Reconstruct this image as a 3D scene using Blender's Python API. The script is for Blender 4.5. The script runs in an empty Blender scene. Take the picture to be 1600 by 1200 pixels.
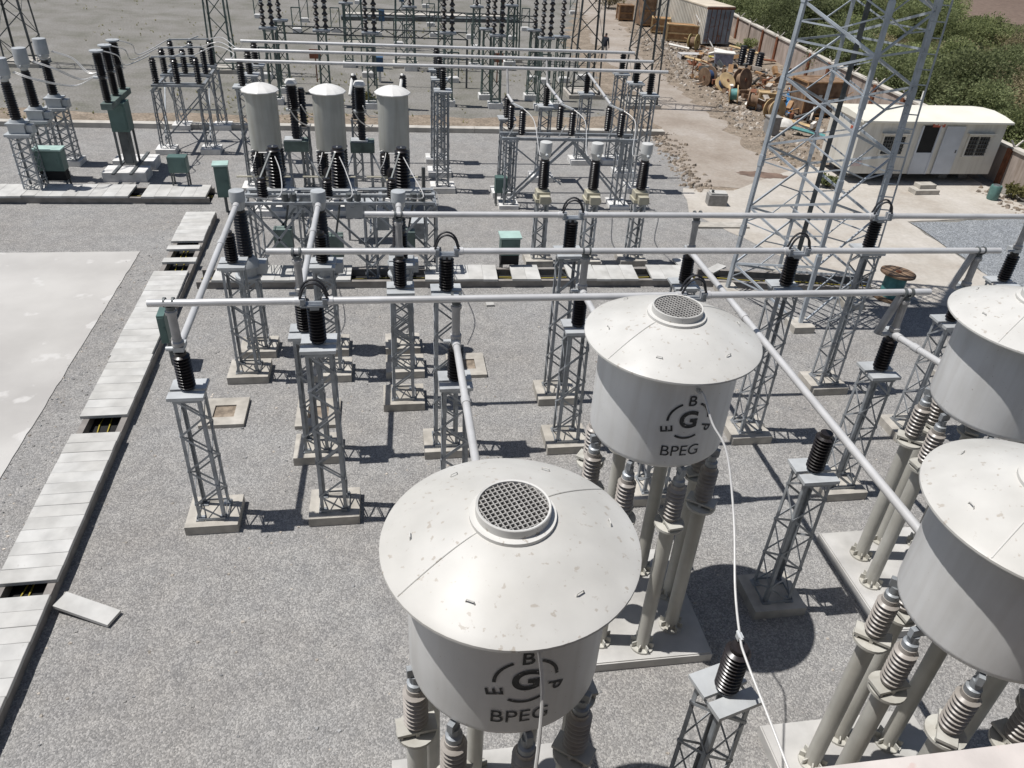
import bpy, math, random
from mathutils import Vector, Matrix
random.seed(11)
PI = math.pi
rad = math.radians

# ------------------------------------------------------------------ camera, sky, sun, exposure
scn = bpy.context.scene
col = scn.collection
FPX = 1192.47                      # focal length in pixels of a 1600 px wide picture
CR = Vector((0.9880015, -0.1452148, 0.0525905))
CU = Vector((0.0372308, 0.5544093, 0.8314110))
CF = Vector((0.1498898, 0.8194773, -0.5531637))
CAMH = 10.0
cam = bpy.data.cameras.new('camera')
cam.sensor_width = 36
cam.lens = 36 * FPX / 1600
cam.clip_start = 0.05
cam.clip_end = 2000
cam_ob = bpy.data.objects.new('camera', cam)
m = Matrix((CR, CU, -CF)).transposed().to_4x4()
m.translation = (0, 0, CAMH)
cam_ob.matrix_world = m
col.objects.link(cam_ob)
scn.camera = cam_ob

SUN_DIR = Vector((-1.12, 0.17, 2.82)).normalized()
world = bpy.data.worlds.new("World")
scn.world = world
world.use_nodes = True
wn = world.node_tree
sky = wn.nodes.new('ShaderNodeTexSky')
sky.sky_type = 'NISHITA'
sky.sun_disc = False
sky.sun_elevation = math.asin(SUN_DIR.z)
sky.sun_rotation = math.atan2(SUN_DIR.x, SUN_DIR.y) % (2 * PI)
wn.links.new(sky.outputs[0], wn.nodes['Background'].inputs[0])
wn.nodes['Background'].inputs[1].default_value = 0.056
sun = bpy.data.lights.new('sun', 'SUN')
sun.energy = 4.3
sun.angle = rad(0.5)
sun.color = (1.0, 0.975, 0.945)
sun_ob = bpy.data.objects.new('sun', sun)
sun_ob.rotation_euler = SUN_DIR.to_track_quat('Z', 'Y').to_euler()
sun_ob.location = (0, 0, 60)
col.objects.link(sun_ob)
scn.view_settings.view_transform = 'Standard'
scn.view_settings.look = 'None'
scn.view_settings.gamma = 1
scn.view_settings.exposure = 0.13


def P(px, py, z=0.0):
    """World point at height z seen at photo pixel px, py (survey of the site plan)."""
    d = CR * ((px - 800) / FPX) - CU * ((py - 600) / FPX) + CF
    t = (z - CAMH) / d.z
    return Vector((d.x * t, d.y * t, z))


# ------------------------------------------------------------------ materials
def mat(name, c, rough=0.6, metal=0.0, var=0.12, scale=6.0, bump=0.0, c2=None, spots=None, grime=0.0, spec=0.5, streak=0.0):
    m = bpy.data.materials.new(name)
    m.use_nodes = True
    nt = m.node_tree
    N, L = nt.nodes, nt.links
    b = N['Principled BSDF']
    b.inputs['Roughness'].default_value = rough
    b.inputs['Metallic'].default_value = metal
    b.inputs['Specular IOR Level'].default_value = spec
    tc = N.new('ShaderNodeTexCoord')
    oi = N.new('ShaderNodeObjectInfo')
    add = N.new('ShaderNodeVectorMath')
    add.operation = 'ADD'
    L.new(tc.outputs['Object'], add.inputs[0])
    mul = N.new('ShaderNodeMath')
    mul.operation = 'MULTIPLY'
    mul.inputs[1].default_value = 37.0
    L.new(oi.outputs['Random'], mul.inputs[0])
    L.new(mul.outputs[0], add.inputs[1])
    n1 = N.new('ShaderNodeTexNoise')
    n1.inputs['Scale'].default_value = scale
    n1.inputs['Detail'].default_value = 6
    L.new(add.outputs[0], n1.inputs['Vector'])
    r = N.new('ShaderNodeValToRGB')
    c2 = c2 or tuple(x * (1 - 2 * var) for x in c)
    r.color_ramp.elements[0].position = 0.32
    r.color_ramp.elements[1].position = 0.68
    r.color_ramp.elements[0].color = (*c2, 1)
    r.color_ramp.elements[1].color = (*[min(1, x * (1 + var)) for x in c], 1)
    L.new(n1.outputs['Fac'], r.inputs[0])
    out = r.outputs[0]
    if grime:
        n2 = N.new('ShaderNodeTexNoise')
        n2.inputs['Scale'].default_value = scale * 0.22
        n2.inputs['Detail'].default_value = 3
        L.new(add.outputs[0], n2.inputs['Vector'])
        r2 = N.new('ShaderNodeValToRGB')
        r2.color_ramp.elements[0].position = 0.35
        r2.color_ramp.elements[1].position = 0.7
        r2.color_ramp.elements[0].color = (1 - grime, 1 - grime * 1.05, 1 - grime * 1.15, 1)
        r2.color_ramp.elements[1].color = (1, 1, 1, 1)
        L.new(n2.outputs['Fac'], r2.inputs[0])
        mx = N.new('ShaderNodeMix')
        mx.data_type = 'RGBA'
        mx.blend_type = 'MULTIPLY'
        mx.inputs[0].default_value = 1
        L.new(out, mx.inputs[6])
        L.new(r2.outputs[0], mx.inputs[7])
        out = mx.outputs[2]
    if streak:
        mp = N.new('ShaderNodeMapping')
        mp.inputs['Scale'].default_value = (4.5, 4.5, 0.35)
        L.new(add.outputs[0], mp.inputs['Vector'])
        n4 = N.new('ShaderNodeTexNoise')
        n4.inputs['Scale'].default_value = 1.6
        n4.inputs['Detail'].default_value = 5
        L.new(mp.outputs[0], n4.inputs['Vector'])
        r4 = N.new('ShaderNodeValToRGB')
        r4.color_ramp.elements[0].position, r4.color_ramp.elements[1].position = 0.34, 0.56
        r4.color_ramp.elements[0].color = (1 - streak, 1 - streak * 1.1, 1 - streak * 1.25, 1)
        r4.color_ramp.elements[1].color = (1, 1, 1, 1)
        L.new(n4.outputs['Fac'], r4.inputs[0])
        mx = N.new('ShaderNodeMix')
        mx.data_type = 'RGBA'
        mx.blend_type = 'MULTIPLY'
        mx.inputs[0].default_value = 1
        L.new(out, mx.inputs[6])
        L.new(r4.outputs[0], mx.inputs[7])
        out = mx.outputs[2]
    if spots:
        sc, th, sc_col = spots
        n3 = N.new('ShaderNodeTexNoise')
        n3.inputs['Scale'].default_value = sc
        n3.inputs['Detail'].default_value = 4
        L.new(add.outputs[0], n3.inputs['Vector'])
        r3 = N.new('ShaderNodeValToRGB')
        r3.color_ramp.elements[0].position = th
        r3.color_ramp.elements[1].position = th + 0.05
        r3.color_ramp.elements[0].color = (0, 0, 0, 1)
        r3.color_ramp.elements[1].color = (0.75, 0.75, 0.75, 1)
        L.new(n3.outputs['Fac'], r3.inputs[0])
        mx = N.new('ShaderNodeMix')
        mx.data_type = 'RGBA'
        L.new(r3.outputs[0], mx.inputs[0])
        L.new(out, mx.inputs[6])
        mx.inputs[7].default_value = (*sc_col, 1)
        out = mx.outputs[2]
    L.new(out, b.inputs['Base Color'])
    if bump:
        bp = N.new('ShaderNodeBump')
        bp.inputs['Strength'].default_value = bump
        bp.inputs['Distance'].default_value = 0.02
        L.new(n1.outputs['Fac'], bp.inputs['Height'])
        L.new(bp.outputs[0], b.inputs['Normal'])
    return m


def gravel_mat(name, dark, light, tint, stone=24.0, bump=0.6):
    """Crushed stone: every Voronoi cell is a stone with its own grey; broad noise shifts the hue."""
    m = bpy.data.materials.new(name)
    m.use_nodes = True
    nt = m.node_tree
    N, L = nt.nodes, nt.links
    b = N['Principled BSDF']
    b.inputs['Roughness'].default_value = 0.9
    b.inputs['Specular IOR Level'].default_value = 0.2
    tc = N.new('ShaderNodeTexCoord')
    nz = N.new('ShaderNodeTexNoise')
    nz.inputs['Scale'].default_value = stone * 0.8
    L.new(tc.outputs['Object'], nz.inputs['Vector'])
    vm = N.new('ShaderNodeVectorMath')
    vm.operation = 'MULTIPLY_ADD'
    vm.inputs[1].default_value = (0.012, 0.012, 0.012)
    L.new(nz.outputs['Color'], vm.inputs[0])
    L.new(tc.outputs['Object'], vm.inputs[2])
    v = N.new('ShaderNodeTexVoronoi')
    v.inputs['Scale'].default_value = stone
    L.new(vm.outputs[0], v.inputs['Vector'])
    sep = N.new('ShaderNodeSeparateColor')
    L.new(v.outputs['Color'], sep.inputs[0])
    r = N.new('ShaderNodeValToRGB')
    e = r.color_ramp.elements
    e[0].position, e[1].position = 0.0, 1.0
    e[0].color, e[1].color = (*dark, 1), (*light, 1)
    mid = e.new(0.55)
    mid.color = (*[(a + c) * 0.46 for a, c in zip(dark, light)], 1)
    L.new(sep.outputs[0], r.inputs[0])
    n2 = N.new('ShaderNodeTexNoise')
    n2.inputs['Scale'].default_value = 0.35
    n2.inputs['Detail'].default_value = 5
    n2.inputs['Roughness'].default_value = 0.65
    L.new(tc.outputs['Object'], n2.inputs['Vector'])
    r2 = N.new('ShaderNodeValToRGB')
    r2.color_ramp.elements[0].position, r2.color_ramp.elements[1].position = 0.35, 0.68
    r2.color_ramp.elements[0].color = (1, 1, 1, 1)
    r2.color_ramp.elements[1].color = (*tint, 1)
    L.new(n2.outputs['Fac'], r2.inputs[0])
    n3 = N.new('ShaderNodeTexNoise')
    n3.inputs['Scale'].default_value = 2.3
    n3.inputs['Detail'].default_value = 7
    n3.inputs['Roughness'].default_value = 0.75
    L.new(tc.outputs['Object'], n3.inputs['Vector'])
    r3 = N.new('ShaderNodeValToRGB')
    r3.color_ramp.elements[0].position, r3.color_ramp.elements[1].position = 0.30, 0.70
    r3.color_ramp.elements[0].color = (0.80, 0.80, 0.81, 1)
    r3.color_ramp.elements[1].color = (1.14, 1.13, 1.11, 1)
    L.new(n3.outputs['Fac'], r3.inputs[0])
    m3 = N.new('ShaderNodeMix')
    m3.data_type = 'RGBA'
    m3.blend_type = 'MULTIPLY'
    m3.inputs[0].default_value = 1
    L.new(r3.outputs[0], m3.inputs[6])
    L.new(r2.outputs[0], m3.inputs[7])
    mx = N.new('ShaderNodeMix')
    mx.data_type = 'RGBA'
    mx.blend_type = 'MULTIPLY'
    mx.inputs[0].default_value = 1
    L.new(r.outputs[0], mx.inputs[6])
    L.new(m3.outputs[2], mx.inputs[7])
    L.new(mx.outputs[2], b.inputs['Base Color'])
    bp = N.new('ShaderNodeBump')
    bp.inputs['Strength'].default_value = bump
    bp.inputs['Distance'].default_value = 0.03
    bp.invert = True
    L.new(v.outputs['Distance'], bp.inputs['Height'])
    L.new(bp.outputs[0], b.inputs['Normal'])
    return m


def soil_mat(name, c1, c2, c3, scale=0.5, fine=18.0, con=(0.72, 1.14)):
    m = bpy.data.materials.new(name)
    m.use_nodes = True
    nt = m.node_tree
    N, L = nt.nodes, nt.links
    b = N['Principled BSDF']
    b.inputs['Roughness'].default_value = 0.95
    b.inputs['Specular IOR Level'].default_value = 0.15
    tc = N.new('ShaderNodeTexCoord')
    n1 = N.new('ShaderNodeTexNoise')
    n1.inputs['Scale'].default_value = scale
    n1.inputs['Detail'].default_value = 8
    n1.inputs['Roughness'].default_value = 0.68
    L.new(tc.outputs['Object'], n1.inputs['Vector'])
    r = N.new('ShaderNodeValToRGB')
    e = r.color_ramp.elements
    e[0].position, e[1].position = 0.3, 0.7
    e[0].color, e[1].color = (*c1, 1), (*c3, 1)
    k = e.new(0.5)
    k.color = (*c2, 1)
    L.new(n1.outputs['Fac'], r.inputs[0])
    n2 = N.new('ShaderNodeTexNoise')
    n2.inputs['Scale'].default_value = fine
    n2.inputs['Detail'].default_value = 5
    L.new(tc.outputs['Object'], n2.inputs['Vector'])
    r2 = N.new('ShaderNodeValToRGB')
    r2.color_ramp.elements[0].position, r2.color_ramp.elements[1].position = 0.3, 0.7
    r2.color_ramp.elements[0].color = (con[0], con[0], con[0], 1)
    r2.color_ramp.elements[1].color = (con[1], con[1], con[1], 1)
    L.new(n2.outputs['Fac'], r2.inputs[0])
    mx = N.new('ShaderNodeMix')
    mx.data_type = 'RGBA'
    mx.blend_type = 'MULTIPLY'
    mx.inputs[0].default_value = 1
    L.new(r.outputs[0], mx.inputs[6])
    L.new(r2.outputs[0], mx.inputs[7])
    L.new(mx.outputs[2], b.inputs['Base Color'])
    bp = N.new('ShaderNodeBump')
    bp.inputs['Strength'].default_value = 0.5
    bp.inputs['Distance'].default_value = 0.04
    L.new(n2.outputs['Fac'], bp.inputs['Height'])
    L.new(bp.outputs[0], b.inputs['Normal'])
    return m


def leaf_mat(name, c1, c2):
    m = bpy.data.materials.new(name)
    m.use_nodes = True
    nt = m.node_tree
    N, L = nt.nodes, nt.links
    b = N['Principled BSDF']
    b.inputs['Roughness'].default_value = 0.75
    b.inputs['Specular IOR Level'].default_value = 0.2
    tc = N.new('ShaderNodeTexCoord')
    oi = N.new('ShaderNodeObjectInfo')
    n = N.new('ShaderNodeTexNoise')
    n.inputs['Scale'].default_value = 1.1
    n.inputs['Detail'].default_value = 4
    L.new(tc.outputs['Object'], n.inputs['Vector'])
    r = N.new('ShaderNodeValToRGB')
    r.color_ramp.elements[0].position, r.color_ramp.elements[1].position = 0.33, 0.67
    r.color_ramp.elements[0].color = (*c1, 1)
    r.color_ramp.elements[1].color = (*c2, 1)
    L.new(n.outputs['Fac'], r.inputs[0])
    hsv = N.new('ShaderNodeHueSaturation')
    mr = N.new('ShaderNodeMapRange')
    mr.inputs[3].default_value = 0.65
    mr.inputs[4].default_value = 1.35
    L.new(oi.outputs['Random'], mr.inputs[0])
    L.new(mr.outputs[0], hsv.inputs['Value'])
    L.new(r.outputs[0], hsv.inputs['Color'])
    L.new(hsv.outputs[0], b.inputs['Base Color'])
    tr = N.new('ShaderNodeBsdfTranslucent')
    L.new(hsv.outputs[0], tr.inputs['Color'])
    ms = N.new('ShaderNodeMixShader')
    ms.inputs[0].default_value = 0.4
    L.new(b.outputs[0], ms.inputs[1])
    L.new(tr.outputs[0], ms.inputs[2])
    L.new(ms.outputs[0], N['Material Output'].inputs['Surface'])
    return m


M = {
    'gravel': gravel_mat('gravel', (0.213, 0.211, 0.207), (0.43, 0.422, 0.408), (0.92, 0.895, 0.87), 46.0, 0.5),
    'gravel_blue': gravel_mat('blue_gravel', (0.14, 0.15, 0.155), (0.42, 0.44, 0.46), (0.92, 0.93, 0.95), 36.0),
    'field': soil_mat('field_soil', (0.15, 0.148, 0.12), (0.22, 0.21, 0.19), (0.27, 0.26, 0.245), 0.33, 11.0, (0.66, 1.2)),
    'soil': soil_mat('bare_soil', (0.19, 0.16, 0.125), (0.27, 0.22, 0.17), (0.36, 0.30, 0.24), 1.4, 9.0, (0.6, 1.2)),
    'dirt_road': soil_mat('dirt_road', (0.26, 0.215, 0.175), (0.34, 0.295, 0.25), (0.41, 0.37, 0.33), 0.35, 7.0, (0.88, 1.06)),
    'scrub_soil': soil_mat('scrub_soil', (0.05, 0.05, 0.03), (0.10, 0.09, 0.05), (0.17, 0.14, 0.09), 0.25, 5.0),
    'brown_field': soil_mat('brown_field', (0.13, 0.09, 0.07), (0.17, 0.125, 0.10), (0.20, 0.15, 0.12), 0.05, 2.0),
    'apron': soil_mat('apron_concrete', (0.37, 0.325, 0.275), (0.46, 0.425, 0.375), (0.53, 0.495, 0.45), 0.5, 7.0, (0.92, 1.04)),
    'pavement': mat('pavement_concrete', (0.52, 0.505, 0.48), 0.85, 0, 0.06, 0.45, 0.05, c2=(0.42, 0.405, 0.385), grime=0.10, spots=(1.3, 0.62, (0.56, 0.545, 0.52))),
    'slab': mat('trench_slab_concrete', (0.56, 0.553, 0.53), 0.85, 0, 0.08, 3.0, 0.08, grime=0.18, spots=(9.0, 0.68, (0.42, 0.40, 0.37))),
    'slab_edge': mat('shaded_trench_concrete', (0.26, 0.24, 0.22), 0.9, 0, 0.12, 4.0, 0.1),  # concrete darkened, the shade below the slab overhang put into its colour
    'footing': mat('footing_concrete', (0.50, 0.47, 0.42), 0.9, 0, 0.12, 4.0, 0.15, grime=0.22),
    'white_footing': mat('whitewashed_footing', (0.74, 0.73, 0.71), 0.85, 0, 0.08, 4.0, 0.1, grime=0.15),
    'plinth': mat('plinth_concrete', (0.53, 0.52, 0.50), 0.9, 0, 0.10, 2.0, 0.1, grime=0.25),
    'steel': mat('galvanised_steel', (0.37, 0.395, 0.42), 0.48, 0.3, 0.14, 5.0, grime=0.2),
    'mast_steel': mat('mast_steel', (0.50, 0.545, 0.59), 0.48, 0.25, 0.14, 2.0, grime=0.2),
    'dark_steel': mat('weathered_steel', (0.13, 0.14, 0.14), 0.6, 0.3, 0.2, 3.0),
    'green_steel': mat('green_grey_steel', (0.16, 0.21, 0.19), 0.6, 0.2, 0.2, 3.0),
    'blue_steel': mat('blue_grey_steel', (0.20, 0.25, 0.33), 0.55, 0.1, 0.1, 3.0),
    'plate': mat('plate_steel', (0.55, 0.57, 0.58), 0.5, 0.2, 0.08, 4.0, grime=0.15),
    'aluminium': mat('aluminium_tube', (0.66, 0.655, 0.65), 0.38, 0.25, 0.05, 3.0, grime=0.10),
    'dropper': mat('grey_tube', (0.44, 0.43, 0.42), 0.5, 0.15, 0.1, 5.0, grime=0.15),
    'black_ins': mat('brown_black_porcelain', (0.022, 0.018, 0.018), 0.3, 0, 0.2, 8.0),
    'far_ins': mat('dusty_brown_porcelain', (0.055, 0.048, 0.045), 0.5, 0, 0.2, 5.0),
    'grey_ins': mat('grey_porcelain', (0.37, 0.34, 0.31), 0.35, 0, 0.1, 6.0, grime=0.2),
    'lid': mat('lid_enamel', (0.63, 0.62, 0.59), 0.40, 0, 0.035, 3.0, spots=(15.0, 0.635, (0.38, 0.34, 0.29)), grime=0.2, spec=0.28),
    'tank': mat('tank_enamel', (0.74, 0.74, 0.73), 0.42, 0, 0.05, 1.4, grime=0.14, streak=0.08, spots=(26.0, 0.70, (0.36, 0.31, 0.26))),
    'support': mat('support_enamel', (0.55, 0.54, 0.495), 0.5, 0, 0.07, 2.5, grime=0.2, streak=0.14),
    'grate': mat('vent_grating', (0.40, 0.385, 0.36), 0.6, 0, 0.1, 9.0),
    'dark': mat('black_and_painted_shade', (0.012, 0.012, 0.012), 0.9, 0, 0.1, 4.0),  # near-black: painted shade of recesses, also the kiosk's black lower box
    'black_paint': mat('black_paint', (0.03, 0.032, 0.035), 0.6, 0, 0.2, 20.0, spots=(34.0, 0.63, (0.45, 0.44, 0.42))),
    'rubber': mat('black_strap', (0.03, 0.03, 0.035), 0.5, 0.2, 0.1, 8.0),
    'cable': mat('bare_conductor', (0.66, 0.65, 0.63), 0.45, 0.3, 0.05, 8.0),
    'yellow': mat('yellow_cable', (0.46, 0.37, 0.06), 0.5, 0, 0.1, 8.0),
    'green_box': mat('green_cabinet', (0.095, 0.165, 0.15), 0.5, 0, 0.08, 3.0, grime=0.12),
    'pale_green': mat('pale_green_roof', (0.40, 0.55, 0.50), 0.5, 0, 0.08, 3.0),
    'cyl': mat('reactor_grey', (0.48, 0.48, 0.44), 0.5, 0, 0.06, 1.5, grime=0.12, streak=0.16),
    'white_paint': mat('white_paint', (0.76, 0.75, 0.72), 0.5, 0, 0.05, 3.0, grime=0.1),
    'head_grey': mat('ct_head_grey', (0.47, 0.49, 0.50), 0.5, 0.1, 0.06, 4.0, grime=0.1),
    'head_pale': mat('ct_head_pale', (0.62, 0.62, 0.60), 0.5, 0.05, 0.05, 4.0, grime=0.1),
    'beige_box': mat('beige_box', (0.50, 0.47, 0.37), 0.55, 0, 0.08, 4.0, grime=0.15),
    'cabin_wall': mat('cabin_panel', (0.68, 0.66, 0.60), 0.6, 0, 0.05, 1.2, grime=0.16, streak=0.12),
    'cabin_roof': mat('cabin_roof', (0.82, 0.79, 0.69), 0.6, 0, 0.04, 0.9, grime=0.10),
    'door_blue': mat('door_panel', (0.55, 0.58, 0.62), 0.55, 0, 0.05, 2.0, grime=0.1),
    'glass_dark': mat('dark_glass', (0.015, 0.018, 0.02), 0.12, 0, 0.2, 2.0),
    'red_sign': mat('red_sign', (0.42, 0.10, 0.06), 0.6, 0, 0.15, 6.0),
    'brown_sign': mat('red_brown_board', (0.30, 0.11, 0.06), 0.6, 0, 0.12, 4.0),
    'blue_box': mat('blue_cabinet', (0.05, 0.11, 0.20), 0.5, 0, 0.1, 4.0),
    'wall': mat('boundary_wall_render', (0.50, 0.42, 0.37), 0.9, 0, 0.12, 1.3, 0.1, grime=0.25, streak=0.25),
    'coping': mat('coping_concrete', (0.62, 0.58, 0.52), 0.85, 0, 0.1, 2.0, grime=0.2),
    'kerb': mat('kerb_concrete', (0.55, 0.52, 0.47), 0.9, 0, 0.12, 1.5, 0.1, grime=0.2),
    'wood': mat('raw_timber', (0.36, 0.22, 0.11), 0.8, 0, 0.2, 3.0, 0.1, c2=(0.24, 0.13, 0.06)),
    'old_wood': mat('weathered_timber', (0.24, 0.16, 0.10), 0.85, 0, 0.2, 3.0, 0.1, c2=(0.13, 0.08, 0.05)),
    'pale_wood': mat('pale_timber', (0.50, 0.36, 0.19), 0.8, 0, 0.15, 3.0),
    'yellow_wood': mat('yellow_drum_flange', (0.34, 0.27, 0.11), 0.7, 0, 0.15, 5.0),
    'teal': mat('teal_cable', (0.10, 0.28, 0.27), 0.6, 0, 0.15, 7.0),
    'navy': mat('navy_cable', (0.03, 0.06, 0.14), 0.6, 0, 0.15, 7.0),
    'tarp': mat('blue_tarpaulin', (0.05, 0.26, 0.55), 0.5, 0, 0.15, 4.0),
    'container': mat('container_paint', (0.68, 0.65, 0.58), 0.6, 0, 0.08, 1.0, grime=0.2),
    'cont_roof': mat('container_roof', (0.68, 0.60, 0.48), 0.7, 0, 0.08, 1.0, grime=0.15),
    'cont_door': mat('container_door', (0.30, 0.34, 0.40), 0.6, 0.1, 0.15, 2.0, grime=0.3, spots=(3.0, 0.6, (0.22, 0.10, 0.06))),
    'rock': mat('rubble_stone', (0.33, 0.275, 0.22), 0.95, 0, 0.3, 1.5, 0.2),
    'rubble_pale': mat('rubble_pale', (0.50, 0.45, 0.39), 0.95, 0, 0.3, 1.5, 0.2),
    'pebble': mat('grey_pebble', (0.30, 0.30, 0.30), 0.9, 0, 0.25, 9.0),
    'sack': mat('white_sack', (0.75, 0.72, 0.66), 0.8, 0, 0.1, 5.0),
    'block': mat('concrete_block', (0.30, 0.29, 0.275), 0.9, 0, 0.12, 6.0, 0.2),
    'rust': mat('rusty_steel', (0.23, 0.09, 0.045), 0.8, 0.1, 0.2, 4.0),
    'bark': mat('bark', (0.13, 0.10, 0.075), 0.9, 0, 0.2, 5.0),
    'leaf_a': leaf_mat('thorn_leaf_dark', (0.14, 0.165, 0.075), (0.24, 0.265, 0.13)),
    'leaf_b': leaf_mat('thorn_leaf_green', (0.20, 0.235, 0.10), (0.34, 0.37, 0.17)),
    'leaf_c': leaf_mat('thorn_leaf_olive', (0.25, 0.215, 0.125), (0.42, 0.36, 0.22)),
    'grass': leaf_mat('weed_leaf', (0.15, 0.15, 0.06), (0.27, 0.25, 0.11)),
    'parapet': mat('parapet_plaster', (0.58, 0.525, 0.485), 0.9, 0, 0.08, 8.0, 0.3, spots=(22.0, 0.58, (0.55, 0.42, 0.38))),
    'skin': mat('skin', (0.20, 0.11, 0.075), 0.6, 0, 0.05, 4.0),
    'shirt': mat('dark_shirt', (0.025, 0.03, 0.045), 0.9, 0, 0.1, 9.0),
    'trousers': mat('pale_trousers', (0.42, 0.40, 0.38), 0.9, 0, 0.1, 9.0),
    'hair': mat('black_hair', (0.012, 0.011, 0.01), 0.7, 0, 0.1, 9.0),
}


# ------------------------------------------------------------------ mesh builder
class MB:
    def __init__(self):
        self.v, self.f, self.mi, self.sm = [], [], [], []

    def quadbox(self, o, ax, ay, az, mi=0):
        """box centred at o with half axis vectors"""
        b = len(self.v)
        for sx, sy, sz in ((-1, -1, -1), (1, -1, -1), (1, 1, -1), (-1, 1, -1), (-1, -1, 1), (1, -1, 1), (1, 1, 1), (-1, 1, 1)):
            self.v.append(tuple(o + ax * sx + ay * sy + az * sz))
        for q in ((0, 3, 2, 1), (4, 5, 6, 7), (0, 1, 5, 4), (1, 2, 6, 5), (2, 3, 7, 6), (3, 0, 4, 7)):
            self.f.append(tuple(b + i for i in q))
            self.mi.append(mi)
            self.sm.append(False)
        return self

    def box(self, c, s, rz=0.0, mi=0):
        ca, sa = math.cos(rz), math.sin(rz)
        return self.quadbox(Vector(c), Vector((ca, sa, 0)) * s[0] / 2, Vector((-sa, ca, 0)) * s[1] / 2, Vector((0, 0, s[2] / 2)), mi)

    def bar(self, p, q, w, t, up=(0, 0, 1), mi=0):
        p, q = Vector(p), Vector(q)
        d = q - p
        l = d.length
        d.normalize()
        up = Vector(up)
        s = d.cross(up)
        if s.length < 1e-4:
            s = d.cross(Vector((1, 0, 0)))
        s.normalize()
        n = s.cross(d)
        return self.quadbox((p + q) / 2, d * l / 2, s * w / 2, n * t / 2, mi)

    def tube(self, p, q, r, n=10, r2=None, mi=0, caps=True):
        p, q = Vector(p), Vector(q)
        return self.path([p, q], [r, r if r2 is None else r2], n, mi, caps)

    def path(self, pts, r, n=8, mi=0, caps=True):
        pts = [Vector(p) for p in pts]
        rs = r if isinstance(r, (list, tuple)) else [r] * len(pts)
        b = len(self.v)
        ref = None
        for i, p in enumerate(pts):
            d = (pts[min(i + 1, len(pts) - 1)] - pts[max(i - 1, 0)]).normalized()
            if ref is None:
                ref = d.orthogonal().normalized()
            a = (ref - d * ref.dot(d)).normalized()
            ref = a
            c = d.cross(a)
            for k in range(n):
                t = 2 * PI * k / n
                self.v.append(tuple(p + (a * math.cos(t) + c * math.sin(t)) * rs[i]))
        for i in range(len(pts) - 1):
            for k in range(n):
                k2 = (k + 1) % n
                self.f.append((b + i * n + k, b + i * n + k2, b + (i + 1) * n + k2, b + (i + 1) * n + k))
                self.mi.append(mi)
                self.sm.append(True)
        if caps:
            self.f.append(tuple(b + k for k in reversed(range(n))))
            self.f.append(tuple(b + (len(pts) - 1) * n + k for k in range(n)))
            self.mi += [mi, mi]
            self.sm += [False, False]
        return self

    def lathe(self, prof, n=24, c=(0, 0, 0), axis=None, mi=0, smooth=True):
        """prof: list of (r, z); closed at r = 0 ends automatically with caps"""
        c = Vector(c)
        if axis is None:
            X, Y, Z = Vector((1, 0, 0)), Vector((0, 1, 0)), Vector((0, 0, 1))
        else:
            Z = Vector(axis).normalized()
            X = Z.orthogonal().normalized()
            Y = Z.cross(X)
        b = len(self.v)
        for r, z in prof:
            for k in range(n):
                t = 2 * PI * k / n
                self.v.append(tuple(c + X * (r * math.cos(t)) + Y * (r * math.sin(t)) + Z * z))
        for i in range(len(prof) - 1):
            for k in range(n):
                k2 = (k + 1) % n
                self.f.append((b + i * n + k, b + i * n + k2, b + (i + 1) * n + k2, b + (i + 1) * n + k))
                self.mi.append(mi)
                self.sm.append(smooth)
        if prof[0][0] > 1e-4:
            self.f.append(tuple(b + k for k in reversed(range(n))))
            self.mi.append(mi)
            self.sm.append(False)
        if prof[-1][0] > 1e-4:
            self.f.append(tuple(b + (len(prof) - 1) * n + k for k in range(n)))
            self.mi.append(mi)
            self.sm.append(False)
        return self

    def poly(self, pts, mi=0):
        b = len(self.v)
        self.v += [tuple(p) for p in pts]
        self.f.append(tuple(range(b, b + len(pts))))
        self.mi.append(mi)
        self.sm.append(False)
        return self

    def prism(self, pts, z0, z1, mi=0):
        b = len(self.v)
        n = len(pts)
        self.v += [(p[0], p[1], z0) for p in pts] + [(p[0], p[1], z1) for p in pts]
        self.f.append(tuple(b + k for k in reversed(range(n))))
        self.f.append(tuple(b + n + k for k in range(n)))
        for k in range(n):
            k2 = (k + 1) % n
            self.f.append((b + k, b + k2, b + n + k2, b + n + k))
        self.mi += [mi] * (n + 2)
        self.sm += [False] * (n + 2)
        return self

    def build(self, name, mats, parent=None, loc=None, sharp=38):
        me = bpy.data.meshes.new(name)
        me.from_pydata(self.v, [], self.f)
        mats = mats if isinstance(mats, (list, tuple)) else [mats]
        for mm in mats:
            me.materials.append(mm)
        me.polygons.foreach_set('material_index', self.mi)
        me.polygons.foreach_set('use_smooth', self.sm)
        if any(self.sm):
            me.set_sharp_from_angle(angle=rad(sharp))
        me.update()
        o = bpy.data.objects.new(name, me)
        if loc is not None:
            o.location = loc
        col.objects.link(o)
        if parent is not None:
            o.parent = parent
        return o


def tag(o, label=None, cat=None, group=None, kind=None):
    if label:
        o['label'] = label
    if cat:
        o['category'] = cat
    if group:
        o['group'] = group
    if kind:
        o['kind'] = kind
    return o


def thing(name, label, cat, loc=(0, 0, 0), rz=0.0, group=None):
    o = bpy.data.objects.new(name, None)
    o.empty_display_size = 0.3
    o.location = loc
    o.rotation_euler = (0, 0, rz)
    col.objects.link(o)
    return tag(o, label, cat, group)


def copy_tree(o, parent=None):
    c = o.copy()
    col.objects.link(c)
    if parent is not None:
        c.parent = parent
    for ch in list(o.children):
        copy_tree(ch, c)
    return c


def dup(proto, loc, label, rz=0.0, scale=1.0):
    c = copy_tree(proto)
    c.location = loc
    c.rotation_euler = (0, 0, rz)
    c.scale = (scale, scale, scale)
    c['label'] = label
    return c


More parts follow.
